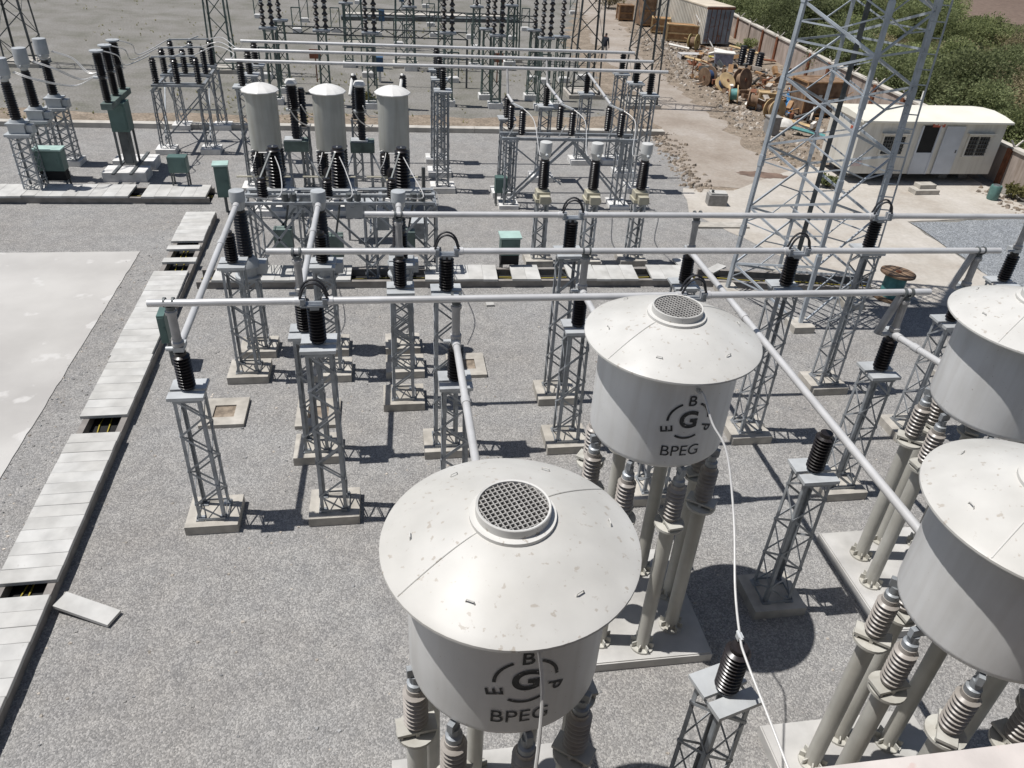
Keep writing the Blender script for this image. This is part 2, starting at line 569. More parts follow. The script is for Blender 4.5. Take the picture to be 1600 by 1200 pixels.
class Kit:
    """first call moves the prototype itself, later calls copy it with its parts"""
    def __init__(self, proto):
        self.p, self.used = proto, False

    def put(self, loc, label, rz=0.0):
        if not self.used:
            self.used = True
            self.p.location = loc
            self.p.rotation_euler = (0, 0, rz)
            self.p['label'] = label
            return self.p
        return dup(self.p, loc, label, rz)


# ------------------------------------------------------------------ shared shapes
def ins(mb, z0, h, r, n=11, core=None, c=(0, 0), seg=18, taper=1.0, mi=0, cap=0.05):
    """shed insulator standing at c from z0 up, h high"""
    core = core or r * 0.6
    prof = [(0, z0), (core * 1.05, z0), (core * 1.05, z0 + cap)]
    a = h - 2 * cap
    st = a / n
    for i in range(n):
        z = z0 + cap + i * st
        k = 1 + (taper - 1) * (i / n)
        prof += [(core * k, z + st * 0.18), (r * k, z + st * 0.34), (r * k, z + st * 0.46), (core * k * 1.06, z + st * 0.86)]
    k = taper
    prof += [(core * k * 1.05, z0 + h - cap), (core * k * 1.05, z0 + h), (0, z0 + h)]
    mb.lathe(prof, seg, (c[0], c[1], 0), mi=mi)
    return mb


def lattice(mb, w0, w1, z0, z1, n, leg=0.06, br=0.038, d0=None, d1=None, cx=0, cy=0, double=False):
    d0 = d0 or w0
    d1 = d1 or w1
    t = 0.009

    def corner(sx, sy, k):
        return Vector((cx + sx * (w0 + (w1 - w0) * k) / 2, cy + sy * (d0 + (d1 - d0) * k) / 2, z0 + (z1 - z0) * k))
    for sx in (-1, 1):
        for sy in (-1, 1):
            p, q = corner(sx, sy, 0), corner(sx, sy, 1)
            mb.bar(p + Vector((-sx * leg / 2, 0, 0)), q + Vector((-sx * leg / 2, 0, 0)), leg, t, (0, 1, 0))
            mb.bar(p + Vector((0, -sy * (leg / 2 + t / 2), 0)), q + Vector((0, -sy * (leg / 2 + t / 2), 0)), leg, t, (1, 0, 0))
    cs = [(-1, -1), (1, -1), (1, 1), (-1, 1)]
    nrm = [(0, -1, 0), (1, 0, 0), (0, 1, 0), (-1, 0, 0)]
    for s in range(4):
        a, b = cs[s], cs[(s + 1) % 4]
        off = Vector(nrm[s]) * 0.010
        for i in range(n):
            k0, k1 = i / n, (i + 1) / n
            p0, p1 = (a, b) if (i + s) % 2 else (b, a)
            mb.bar(corner(*p0, k0) + off, corner(*p1, k1) + off, br, 0.008, nrm[s])
            if double:
                mb.bar(corner(*p1, k0) + off * 2, corner(*p0, k1) + off * 2, br, 0.008, nrm[s])
        mb.bar(corner(*a, 0.015) + off * 3, corner(*b, 0.015) + off * 3, br * 1.3, 0.008, nrm[s])
        mb.bar(corner(*a, 0.985) + off * 3, corner(*b, 0.985) + off * 3, br * 1.3, 0.008, nrm[s])
    return mb


def footing(w, d, h, m, parent, split=False):
    mb = MB()
    if split:
        mb.box((0, -d * 0.29, h / 2 - 0.1), (w, d * 0.40, h + 0.2)).box((0, d * 0.29, h / 2 - 0.1), (w, d * 0.40, h + 0.2))
    else:
        mb.box((0, 0, h / 2 - 0.1), (w, d, h + 0.2))
    return mb.build('footing', m, parent)


# ------------------------------------------------------------------ setting: ground sheets
def jag(pts, step=0.7, amp=0.16):
    out = []
    n = len(pts)
    for i in range(n):
        a, b = Vector(pts[i]), Vector(pts[(i + 1) % n])
        k = max(1, int((b - a).length / step))
        if (b - a).length > 60:
            k = 1
        nr = Vector((-(b - a).y, (b - a).x)).normalized()
        for j in range(k):
            q = a + (b - a) * (j / k)
            if j:
                q = q + nr * random.gauss(0, amp)
            out.append((q.x, q.y))
    return out


def sheet(name, pts, z, m, jitter=0.0, label=None):
    if jitter:
        pts = jag(pts, 0.6, jitter)
    o = MB().poly([(p[0], p[1], z) for p in pts]).build(name, m)
    return tag(o, kind='structure')


sheet('ground', [(-600, -200), (600, -200), (600, 900), (-600, 900)], 0.0, M['field'])
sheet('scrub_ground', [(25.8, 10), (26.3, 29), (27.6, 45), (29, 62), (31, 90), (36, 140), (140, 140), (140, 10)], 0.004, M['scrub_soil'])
sheet('brown_field', [(58, 88), (64, 80), (66, 70), (72, 60), (160, 40), (300, 90), (300, 300), (60, 300)], 0.010, M['brown_field'], 0.0)
sheet('soil_strip', [(-60, 36.4), (9, 36.0), (11, 35.9), (12.5, 39.4), (9.5, 38.7), (7, 38.9), (4, 38.2), (2, 38.8), (0, 38.4), (-3, 38.9), (-6, 38.1), (-9, 38.5), (-13, 38.2), (-16, 39.0), (-20, 38.6), (-60, 39)], 0.004, M['soil'], 0.0)
sheet('verge', [(11.6, 26.5), (16.5, 29), (25.8, 29.6), (27.2, 45), (28.4, 62), (30, 85), (20, 85), (13.4, 60), (12, 42), (11.2, 34.5)], 0.008, M['soil'], 0.3)
sheet('gravel_yard', [(-60, 4), (-60, 36.25), (5, 35.75), (12.6, 35.5), (12.9, 33.0), (12.5, 30), (11.8, 26.5), (12.2, 23.5), (13.3, 20.9), (26, 14), (26, 4)], 0.012, M['gravel'], 0.10)
sheet('road', [(12.1, 28.6), (12.9, 34.6), (14.1, 45), (15.8, 61.7), (19.3, 83.3), (24, 112), (29, 112), (22.6, 84), (17.7, 54.7), (17.1, 41.6), (16.8, 33.0), (18.0, 29.4), (17.5, 27.4)], 0.016, M['dirt_road'], 0.30)
sheet('apron', [(10.9, 25.6), (12.1, 23.2), (13.2, 20.6), (15.0, 18.9), (16.9, 17.6), (17.3, 8), (19.1, 8), (19.15, 24.65), (25.3, 25.2), (25.4, 31.0), (17.9, 31.0), (13.6, 28.0), (11.6, 28.3)], 0.020, M['apron'], 0.03)
sheet('gravel_pad', [(19.2, 8), (24.6, 8), (24.9, 24.95), (19.2, 24.55)], 0.024, M['gravel_blue'], 0.05)
tag(MB().prism(jag([(-40, -18), (-7.5, -18), (-7.46, 22.65), (-40, 22.75)], 0.25, 0.007), -0.1, 0.03).build('pavement', M['pavement']), kind='structure')
wc = P(1192, 274)
tag(MB().poly([(wc.x + 1.05 * math.cos(k * 0.2094) * (1 + 0.10 * math.sin(k * 2.3)), wc.y + 0.42 * math.sin(k * 0.2094) * (1 + 0.14 * math.sin(k * 1.7 + 1)) - 0.22 * math.cos(k * 0.2094), 0.024) for k in range(30)]).build('wet_patch', mat('wet_dirt', (0.17, 0.115, 0.085), 0.7, 0, 0.2, 2.0)), kind='structure')

# kerb wall between the gravel and the field
kw = MB()
for i in range(24):
    x = -60 + i * 3.05
    kw.box((x + 1.5, 36.4 - (x + 60) * 0.0085, 0.0), (3.035, 0.42, 0.44), -0.0085)
tag(kw.build('kerb_wall', M['kerb']), 'long low concrete kerb wall between the gravel yard and the field', 'kerb')

# ------------------------------------------------------------------ cable trenches and their loose covers
def trench(name, a, b, w, label):
    """two low side walls and a near-black floor strip level with the gravel, from a to b (centre line)"""
    a, b = Vector((*a, 0)), Vector((*b, 0))
    d = (b - a).normalized()
    s = Vector((-d.y, d.x, 0))
    t = thing(name, label, 'cable trench', (0, 0, 0))
    wl = MB()
    for k in (-1, 1):
        wl.bar(a + s * k * (w / 2 - 0.06) + Vector((0, 0, 0.03)), b + s * k * (w / 2 - 0.06) + Vector((0, 0, 0.03)), 0.12, 0.37)
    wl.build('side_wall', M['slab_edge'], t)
    MB().bar(a + Vector((0, 0, 0.02)), b + Vector((0, 0, 0.02)), w - 0.26, 0.016).build('trench_floor', M['dark'], t)  # near-black colour stands in for the shade of the trench depth
    cb = MB()
    for off in (-0.05, 0.1):
        pts = []
        L = (b - a).length
        n = int(L / 0.7)
        for i in range(n + 1):
            pts.append(a + d * (L * i / n) + s * (off + 0.05 * math.sin(i * 1.7 + off * 9)) + Vector((0, 0, 0.052)))
        cb.path(pts, 0.013, 6)
    cb.build('yellow_cable', M['yellow'], t)
    return d, s


slab_proto = {}


def slabs(a, b, w, pitch, gaps, label, group, z=0.255, skew=0.008):
    a, b = Vector((*a, 0)), Vector((*b, 0))
    d = (b - a).normalized()
    L = (b - a).length
    key = (round(w, 2), round(pitch, 2))
    if key not in slab_proto:
        me = []
        for k in range(3):
            mb = MB()
            hw, hl, hz = w / 2, pitch / 2 - 0.002, 0.035
            e = 0.005
            rim = [(-hl, -hw), (hl, -hw), (hl, hw), (-hl, hw)]
            mb.prism(rim, -hz, hz - e)
            b0 = len(mb.v)
            mb.v += [(x, y, hz - e) for x, y in rim] + [(x - math.copysign(e, x), y - math.copysign(e, y), hz) for x, y in rim]
            for q in range(4):
                q2 = (q + 1) % 4
                mb.f.append((b0 + q, b0 + q2, b0 + 4 + q2, b0 + 4 + q))
            mb.f.append((b0 + 4, b0 + 5, b0 + 6, b0 + 7))
            mb.mi += [0] * 5
            mb.sm += [False] * 5
            o = mb.build('trench_cover_slab', M['slab'])
            me.append(o.data)
            bpy.data.objects.remove(o)
        slab_proto[key] = me
    n = int(L / pitch)
    s = Vector((-d.y, d.x, 0))
    ang = math.atan2(d.y, d.x)
    goff, gskew = 0.0, 0.0
    for i in range(n):
        t = (i + 0.5) * pitch
        if random.random() < 0.16:
            goff, gskew = random.gauss(0, 0.028), random.gauss(0, skew)
        if any(g0 <= t <= g1 for g0, g1 in gaps):
            continue
        o = bpy.data.objects.new('trench_cover_slab', slab_proto[key][i % 3])
        col.objects.link(o)
        p = a + d * t + s * (goff + random.gauss(0, 0.004))
        o.location = (p.x, p.y, z + random.uniform(-0.003, 0.006))
        o.rotation_euler = (random.gauss(0, 0.003), random.gauss(0, 0.003), ang + gskew + random.gauss(0, 0.0025))
        tag(o, label, 'cover slab', group)


TA, TB = (-5.86, 3.0), (-6.11, 25.3)
trench('cable_trench', TA, TB, 0.86, 'long cable trench along the left of the gravel yard, beside the concrete pavement')
slabs(TA, TB, 0.92, 0.30, [(5.95, 6.3), (10.25, 10.85), (17.75, 18.2), (18.75, 19.2), (19.55, 19.8)],
      'pale concrete cover slab in the long row beside the left pavement', 'cover slabs of the long left cable trench')
BA, BB = (-5.35, 20.55), (9.2, 20.15)
trench('cable_trench', BA, BB, 0.9, 'cable trench crossing the middle of the yard behind the three nearest current transformers')
slabs(BA, BB, 0.98, 0.42, [(0.0, 0.5), (4.2, 5.3), (6.0, 6.5), (8.35, 8.85), (9.7, 10.7), (12.55, 12.9)],
      'pale concrete cover slab in the row crossing the middle of the yard', 'cover slabs of the crossing cable trench', skew=0.02)
CA, CB = (-18.0, 27.35), (-6.15, 27.2)
trench('cable_trench', CA, CB, 1.1, 'cable trench running to the left edge below the green marshalling kiosk')
slabs(CA, CB, 1.2, 0.42, [(9.2, 9.75)], 'pale concrete cover slab in the short row below the left marshalling kiosk', 'cover slabs of the far left cable trench')
# trench continuing right under the mast, uncovered, with a yellow edge
trench('cable_trench', (9.3, 20.1), (14.6, 19.3), 0.9, 'open stretch of cable trench with yellow cables at the foot of the tall mast')


def loose_slab(px, py, l, w, rz, label, z=0.12, tilt=0.0, m='slab'):
    p = P(px, py, z)
    o = MB().box((0, 0, 0), (l, w, 0.06)).build('loose_cover_slab', M[m])
    o.location = p
    o.rotation_euler = (0, tilt, rz)
    return tag(o, label, 'cover slab')


loose_slab(136, 952, 0.98, 0.30, -0.42, 'single cover slab lying askew off the left trench onto the gravel', 0.10, 0.08)
loose_slab(765, 474, 0.22, 0.3, 0.05, 'small pale concrete slab lying alone on gravel in front of the crossing trench', 0.04)
loose_slab(1118, 420, 0.95, 0.3, 0.75, 'tilted loose slab at the right end of the crossing trench', 0.2, 0.1)
loose_slab(1064, 412, 0.3, 0.7, 0.1, 'loose slab standing beside the right end of the crossing trench', 0.12)
loose_slab(1128, 352, 1.9, 0.45, -0.03, 'long pale concrete beam lying on the gravel left of the mast', 0.05, 0, 'footing')
loose_slab(1130, 336, 1.6, 0.3, -0.05, 'upper of two concrete beams lying below the grey concrete block', 0.09, 0, 'footing')

# inspection pits
for (px, py, lab) in ((352, 648, 'square concrete inspection pit beside the leftmost front lattice post'), (498, 649, 'square concrete inspection pit hidden behind the pair of front lattice posts'), (728, 574, 'square concrete inspection pit on open gravel in the middle of the yard')):
    t = thing('inspection_pit', lab, 'inspection pit', P(px, py), 0, 'concrete inspection pits')
    mb = MB()
    for c, s in (((-0.34, 0, 0.02), (0.24, 1.0, 0.16)), ((0.34, 0, 0.02), (0.24, 1.0, 0.16)), ((0, 0.36, 0.02), (0.44, 0.28, 0.16)), ((0, -0.36, 0.02), (0.44, 0.28, 0.16))):
        mb.box(c, s)
    mb.build('rim', M['footing'], t)
    MB().box((0, 0, 0.0), (0.43, 0.43, 0.13)).build('soil_fill', M['soil'], t)

# ------------------------------------------------------------------ bus support posts
ZP = 4.42      # height of the main tubes


def make_post(tall, mat_foot='footing', ins_m='black_ins'):
    t = thing('bus_support_post', 'x', 'support post', (0, 0, 0), 0, 'bus support posts in the near yard')
    zt = 3.58 if tall else 2.80
    footing(0.9, 0.8, 0.2, M[mat_foot], t, split=False)
    mb = lattice(MB(), 0.46, 0.42, 0.2, zt, 9 if tall else 7, 0.055, 0.034)
    for sx in (-1, 1):
        for sy in (-1, 1):
            mb.box((sx * 0.2, sy * 0.2, 0.212), (0.14, 0.14, 0.02))
    mb.build('lattice_column', M['steel'], t)
    MB().box((0, -0.18, zt + 0.03), (0.56, 0.2, 0.06)).box((0, 0.14, zt + 0.03), (0.56, 0.3, 0.05)).build('cap_plate', M['plate'], t)
    hi = 0.70
    i = ins(MB(), zt + 0.06, hi, 0.135, 11, 0.085).build('insulator', M[ins_m], t)
    ft = MB().lathe([(0, zt + 0.05), (0.11, zt + 0.05), (0.11, zt + 0.075), (0, zt + 0.075)], 16)
    ft.build('end_fitting', M['steel'], t)
    return t


tall, short = Kit(make_post(True)), Kit(make_post(False))
ring_xy = [(-1.2, 10.82), (0.97, 12.56), (3.62, 14.25), (4.88, 10.8), (7.57, 12.5), (10.3, 14.2)]
ring_lab = ['tall lattice post with strap loop on the nearest tube, second front post from the left',
            'tall lattice post with strap loop on the middle tube, centre of the yard',
            'tall lattice post with strap loop on the farthest near tube, left of BPEG tank',
            'tall lattice post hidden behind the far BPEG tank under the nearest tube',
            'tall lattice post at the foot of the mast with strap loop on the middle tube',
            'tall lattice post right of the mast with strap loop on the farthest near tube']
for (x, y), lb in zip(ring_xy, ring_lab):
    tall.put((x, y, 0), lb)
drop_xy = [(-3.32, 10.8), (-1.62, 12.58), (0.16, 14.28), (0.99, 10.78), (3.5, 12.5), (6.25, 14.24), (8.73, 10.6), (11.34, 12.3), (13.85, 14.05)]
drop_lab = ['shorter lattice post at the left end of the nearest tube, leftmost front post',
            'shorter lattice post at the left end of the middle tube, behind second front post',
            'shorter lattice post at the left end of the farthest near tube',
            'shorter lattice post whose sloping tube runs to the nearest BPEG tank',
            'shorter lattice post whose tube disappears behind the far BPEG tank lid',
            'shorter lattice post behind the far BPEG tank carrying the long diagonal tube',
            'shorter lattice post at the right end of the nearest tube, left of the right tanks',
            'shorter lattice post at the right end of the middle tube, behind the rear right tank',
            'shorter lattice post cut by the right edge of the photo']
for (x, y), lb in zip(drop_xy, drop_lab):
    short.put((x, y, 0), lb)
short.put((6.12, 7.98, 0), 'shorter lattice post propping the long diagonal tube beside the shadow of the tank')
short.put((3.38, 4.58, 0), 'shorter lattice post at the bottom edge with thin cable across its insulator', 0.25)
for (px, py, lb) in ((392, 586, 'shorter lattice post under the left sloping tube, before the first grey transformer'),
                     (520, 584, 'shorter lattice post behind the ring post in front of the second grey transformer'),
                     (633, 578, 'shorter lattice post directly in front of the third grey transformer')):
    p = P(px, py)
    short.put((p.x, p.y, 0), lb)


# strap loops, clamps and tubes
def tube_run(y0, y1, x0, x1, label, loops):
    """an aluminium tube along X with collars; gaps bridged by black strap loops"""
    t = thing('bus_tube', label, 'bus tube', (0, 0, 0), 0, 'near horizontal bus tubes')
    yy = lambda x: y0 + (y1 - y0) * (x - x0) / (x1 - x0)
    xs = [x0]
    for lx in loops:
        xs += [lx - 0.13, lx + 0.13]
    xs.append(x1)
    body = MB()
    for i in range(0, len(xs), 2):
        body.tube((xs[i], yy(xs[i]), ZP), (xs[i + 1], yy(xs[i + 1]), ZP), 0.058, 14)
        if i:
            body.tube((xs[i], yy(xs[i]), ZP), (xs[i] + 0.16, yy(xs[i]), ZP), 0.072, 14)
        if i + 2 < len(xs):
            body.tube((xs[i + 1] - 0.16, yy(xs[i + 1]), ZP), (xs[i + 1], yy(xs[i + 1]), ZP), 0.072, 14)
    body.build('tube', M['aluminium'], t)
    for lx in loops:
        lp = MB()
        y = yy(lx)
        for dy in (-0.035, 0.035):
            pts = [(lx + (0.195 + dy * 0.2) * math.cos(PI * k / 14) * (1.1 if k in (0, 14) else 1), y + dy, ZP + 0.06 + (0.27 + dy * 0.4) * math.sin(PI * k / 14)) for k in range(15)]
            lp.path(pts, 0.02, 6)
        lp.build('strap_loop', M['rubber'], t)
        cl = MB().box((lx, y, ZP - 0.06), (0.42, 0.18, 0.03)).box((lx, y, ZP - 0.10), (0.14, 0.14, 0.06))
        for k in (-1, 1):
            cl.box((lx + k * 0.17, y, ZP - 0.01), (0.06, 0.17, 0.14))
        cl.build('clamp', M['steel'], t)
    return t


tube_run(10.78, 10.62, -3.62, 9.15, 'nearest horizontal bus tube, spanning from the left trench to the right tanks', [-1.2, 4.88])
tube_run(12.62, 12.28, -2.12, 11.75, 'middle horizontal bus tube ending over the pale apron at right', [0.97, 7.57])
tube_run(14.32, 14.02, -0.48, 14.6, 'farthest of the three near bus tubes, leaving the frame at right', [3.62, 10.3])


# dropper tubes hanging from the tubes onto the short posts
def make_dropper():
    t = thing('dropper_tube', 'x', 'dropper', (0, 0, 0), 0, 'droppers below the near bus tubes')
    MB().lathe([(0, 3.70), (0.068, 3.70), (0.068, 4.22), (0.09, 4.225), (0.09, 4.28), (0.068, 4.285), (0.068, 4.30), (0, 4.30)], 14).build('tube', M['dropper'], t)
    MB().lathe([(0, 3.68), (0.095, 3.68), (0.095, 3.74), (0.072, 3.76), (0.072, 3.80), (0, 3.80)], 14).build('flange', M['dropper'], t)
    MB().lathe([(0, 4.30), (0.07, 4.30), (0.07, 4.36), (0, 4.36)], 12).tube((-0.08, 0, 4.42), (-0.045, 0, 4.42), 0.078, 14).tube((0.045, 0, 4.42), (0.08, 0, 4.42), 0.078, 14).build('clamp', M['dark_steel'], t)
    MB().box((0, 0.06, 3.62), (0.16, 0.26, 0.08)).tube((-0.2, 0.02, 3.6), (0.05, 0.02, 3.6), 0.04, 10).build('terminal', M['plate'], t)
    return t


drop = Kit(make_dropper())
dl = ['grey dropper at the left end of the nearest bus tube', 'grey dropper at the left end of the middle bus tube',
      'grey dropper near the left end of the farthest near bus tube', 'grey dropper above the sloping tube to the nearest BPEG tank',
      'grey dropper on the middle bus tube just left of the far BPEG tank', 'grey dropper at the top of the long diagonal tube',
      'grey dropper near the right end of the nearest bus tube', 'grey dropper near the right end of the middle bus tube',
      'grey dropper at the right frame edge under the farthest near tube']
for i, ((x, y), lb) in enumerate(zip(drop_xy, dl)):
    o = drop.put((x, y, 0), lb)
    if i in (6, 7):
        MB().tube((-0.30, 0.02, 3.62), (-0.10, 0.02, 4.36), 0.066, 14).build('tube', M['dropper'], o)


def slope_tube(p, q, label, r=0.058, ferr=True, name='sloping_tube'):
    mb = MB().tube(p, q, r, 14)
    p, q = Vector(p), Vector(q)
    d = (q - p).normalized()
    for k in (0.0, 0.33) if ferr else ():
        c = p + (q - p) * k
        mb.tube(c, c + d * 0.16, r * 1.22, 14)
    mb.build(name, M['aluminium'])
    return tag(bpy.data.objects[-1] if False else col.objects[-1], label, 'sloping tube', 'sloping connection tubes')


# ------------------------------------------------------------------ grey head current transformers (near row)
def make_ct(head, z_t, z_i, z_h, rh, insm, base_kind, foot='footing', w=0.42):
    t = thing('current_transformer', 'x', 'current transformer', (0, 0, 0))
    footing(0.85, 0.75, 0.2, M[foot], t)
    lattice(MB(), w + 0.02, w, 0.2, z_t, 6, double=w > 0.5).build('lattice_column', M['steel'], t)
    if base_kind == 'plates':
        MB().box((0, 0, z_t + 0.04), (0.78, 0.7, 0.08)).box((0, 0, z_t + 0.22), (0.5, 0.46, 0.28)).box((0, 0, z_t + 0.385), (0.6, 0.52, 0.05)).lathe([(0, z_t + 0.40), (0.24, z_t + 0.40), (0.2, z_t + 0.5), (0, z_t + 0.5)], 18).build('base_tank', M['head_grey'], t)
        MB().box((0.36, 0.0, z_t + 0.22), (0.2, 0.3, 0.24)).build('terminal_box', M['head_grey'], t)
        zb = z_t + 0.5
    elif base_kind == 'round':
        MB().lathe([(0, z_t), (0.30, z_t), (0.30, z_t + 0.05), (0.24, z_t + 0.06), (0.24, z_t + 0.26), (0.30, z_t + 0.28), (0.30, z_t + 0.32), (0.17, z_t + 0.5), (0, z_t + 0.5)], 22).build('base_tank', M['head_grey'], t)
        MB().box((0.30, 0.05, z_t + 0.22), (0.24, 0.3, 0.26)).build('terminal_box', M['head_grey'], t)
        zb = z_t + 0.5
    else:
        MB().prism([(-0.24, -0.24), (0.24, -0.24), (0.24, 0.24), (-0.24, 0.24)], z_t, z_t + 0.1).prism([(-0.2, -0.2), (0.2, -0.2), (0.2, 0.2), (-0.2, 0.2)], z_t + 0.1, z_t + 0.30).lathe([(0, z_t + 0.29), (0.17, z_t + 0.29), (0.15, z_t + 0.36), (0, z_t + 0.36)], 18).build('base_tank', M['beige_box'], t)
        MB().box((0.02, -0.29, z_t + 0.12), (0.3, 0.2, 0.22)).build('terminal_box', M['beige_box'], t)
        zb = z_t + 0.36
    ins(MB(), zb, z_i - zb, 0.175 if base_kind == 'plates' else 0.17, 15, 0.13, taper=0.88).build('insulator', M[insm], t)
    hz = z_i
    MB().lathe([(0, hz), (0.11, hz), (0.12, hz + 0.05), (rh * 0.86, hz + 0.1), (rh * 0.9, hz + 0.18), (rh, hz + 0.2), (rh, z_h - 0.03), (rh * 0.96, z_h), (0, z_h + 0.015)], 26).build('head', M[head], t)
    MB().tube((0, -rh - 0.12, hz + 0.16), (0, rh + 0.1, hz + 0.16), 0.04, 10).build('terminal_stud', M['plate'], t)
    return t


ct = Kit(make_ct('head_grey', 2.02, 3.62, 4.05, 0.165, 'black_ins', 'round'))
CTX = [(-3.26, 16.68), (-1.54, 16.66), (0.2, 16.64)]
for (x, y), lb in zip(CTX, ('grey drum-headed current transformer nearest the green trench box, left of three', 'grey drum-headed current transformer in the middle of three behind the near bus tubes', 'grey drum-headed current transformer standing behind the tube end, right of three')):
    o = ct.put((x, y, 0), lb)
    o['group'] = 'grey headed current transformers'
for i, ((x, y), (dx, dy), lb) in enumerate(zip(CTX, drop_xy[:3], ('sloping tube from the left transformer head to the leftmost front post', 'sloping tube from the middle transformer head to the post behind the second front post', 'short sloping tube from the right transformer head to its dropper'))):
    slope_tube((x, y - 0.22, 3.80), (dx, dy + 0.15, 3.62), lb)
slope_tube((0.99, 10.72, 3.62), (0.96, 5.62, 3.80), 'sloping tube running down to the back of the nearest BPEG tank')
slope_tube((3.5, 12.44, 3.62), (3.5, 8.95, 3.80), 'sloping tube running behind the lid of the far BPEG tank')
slope_tube((6.23, 14.18, 3.62), (6.07, 5.5, 3.80), 'long diagonal tube passing right of the far BPEG tank to the front right tank')
slope_tube((8.73, 10.54, 3.62), (8.8, 9.05, 3.80), 'short tube going down behind the rear right tank')


# ------------------------------------------------------------------ air core reactors
R_L, R_T, Z_L, Z_B = 1.108, 0.899, 5.235, 3.782
RLEG = 0.86


def wrap_text(mb, body, size, ang0, zc, R, rot=0.0, off=(0, 0), bold=0.0, mi=0):
    """letters laid round a cylinder of radius R about the reactor axis"""
    cu = bpy.data.curves.new('txt', 'FONT')
    cu.body = body
    cu.size = size
    cu.align_x, cu.align_y = 'CENTER', 'CENTER'
    cu.offset = bold
    ob = bpy.data.objects.new('txt', cu)
    col.objects.link(ob)
    bpy.context.view_layer.update()
    me = ob.evaluated_get(bpy.context.evaluated_depsgraph_get()).to_mesh()
    b = len(mb.v)
    c, s = math.cos(rot), math.sin(rot)
    for v in me.vertices:
        x, y = v.co.x * c - v.co.y * s + off[0], v.co.x * s + v.co.y * c + off[1]
        a = ang0 + x / R
        mb.v.append((math.cos(a) * R, math.sin(a) * R, zc + y))
    for p in me.polygons:
        mb.f.append(tuple(b + i for i in p.vertices))
        mb.mi.append(mi)
        mb.sm.append(False)
    bpy.data.objects.remove(ob)
    bpy.data.curves.remove(cu)


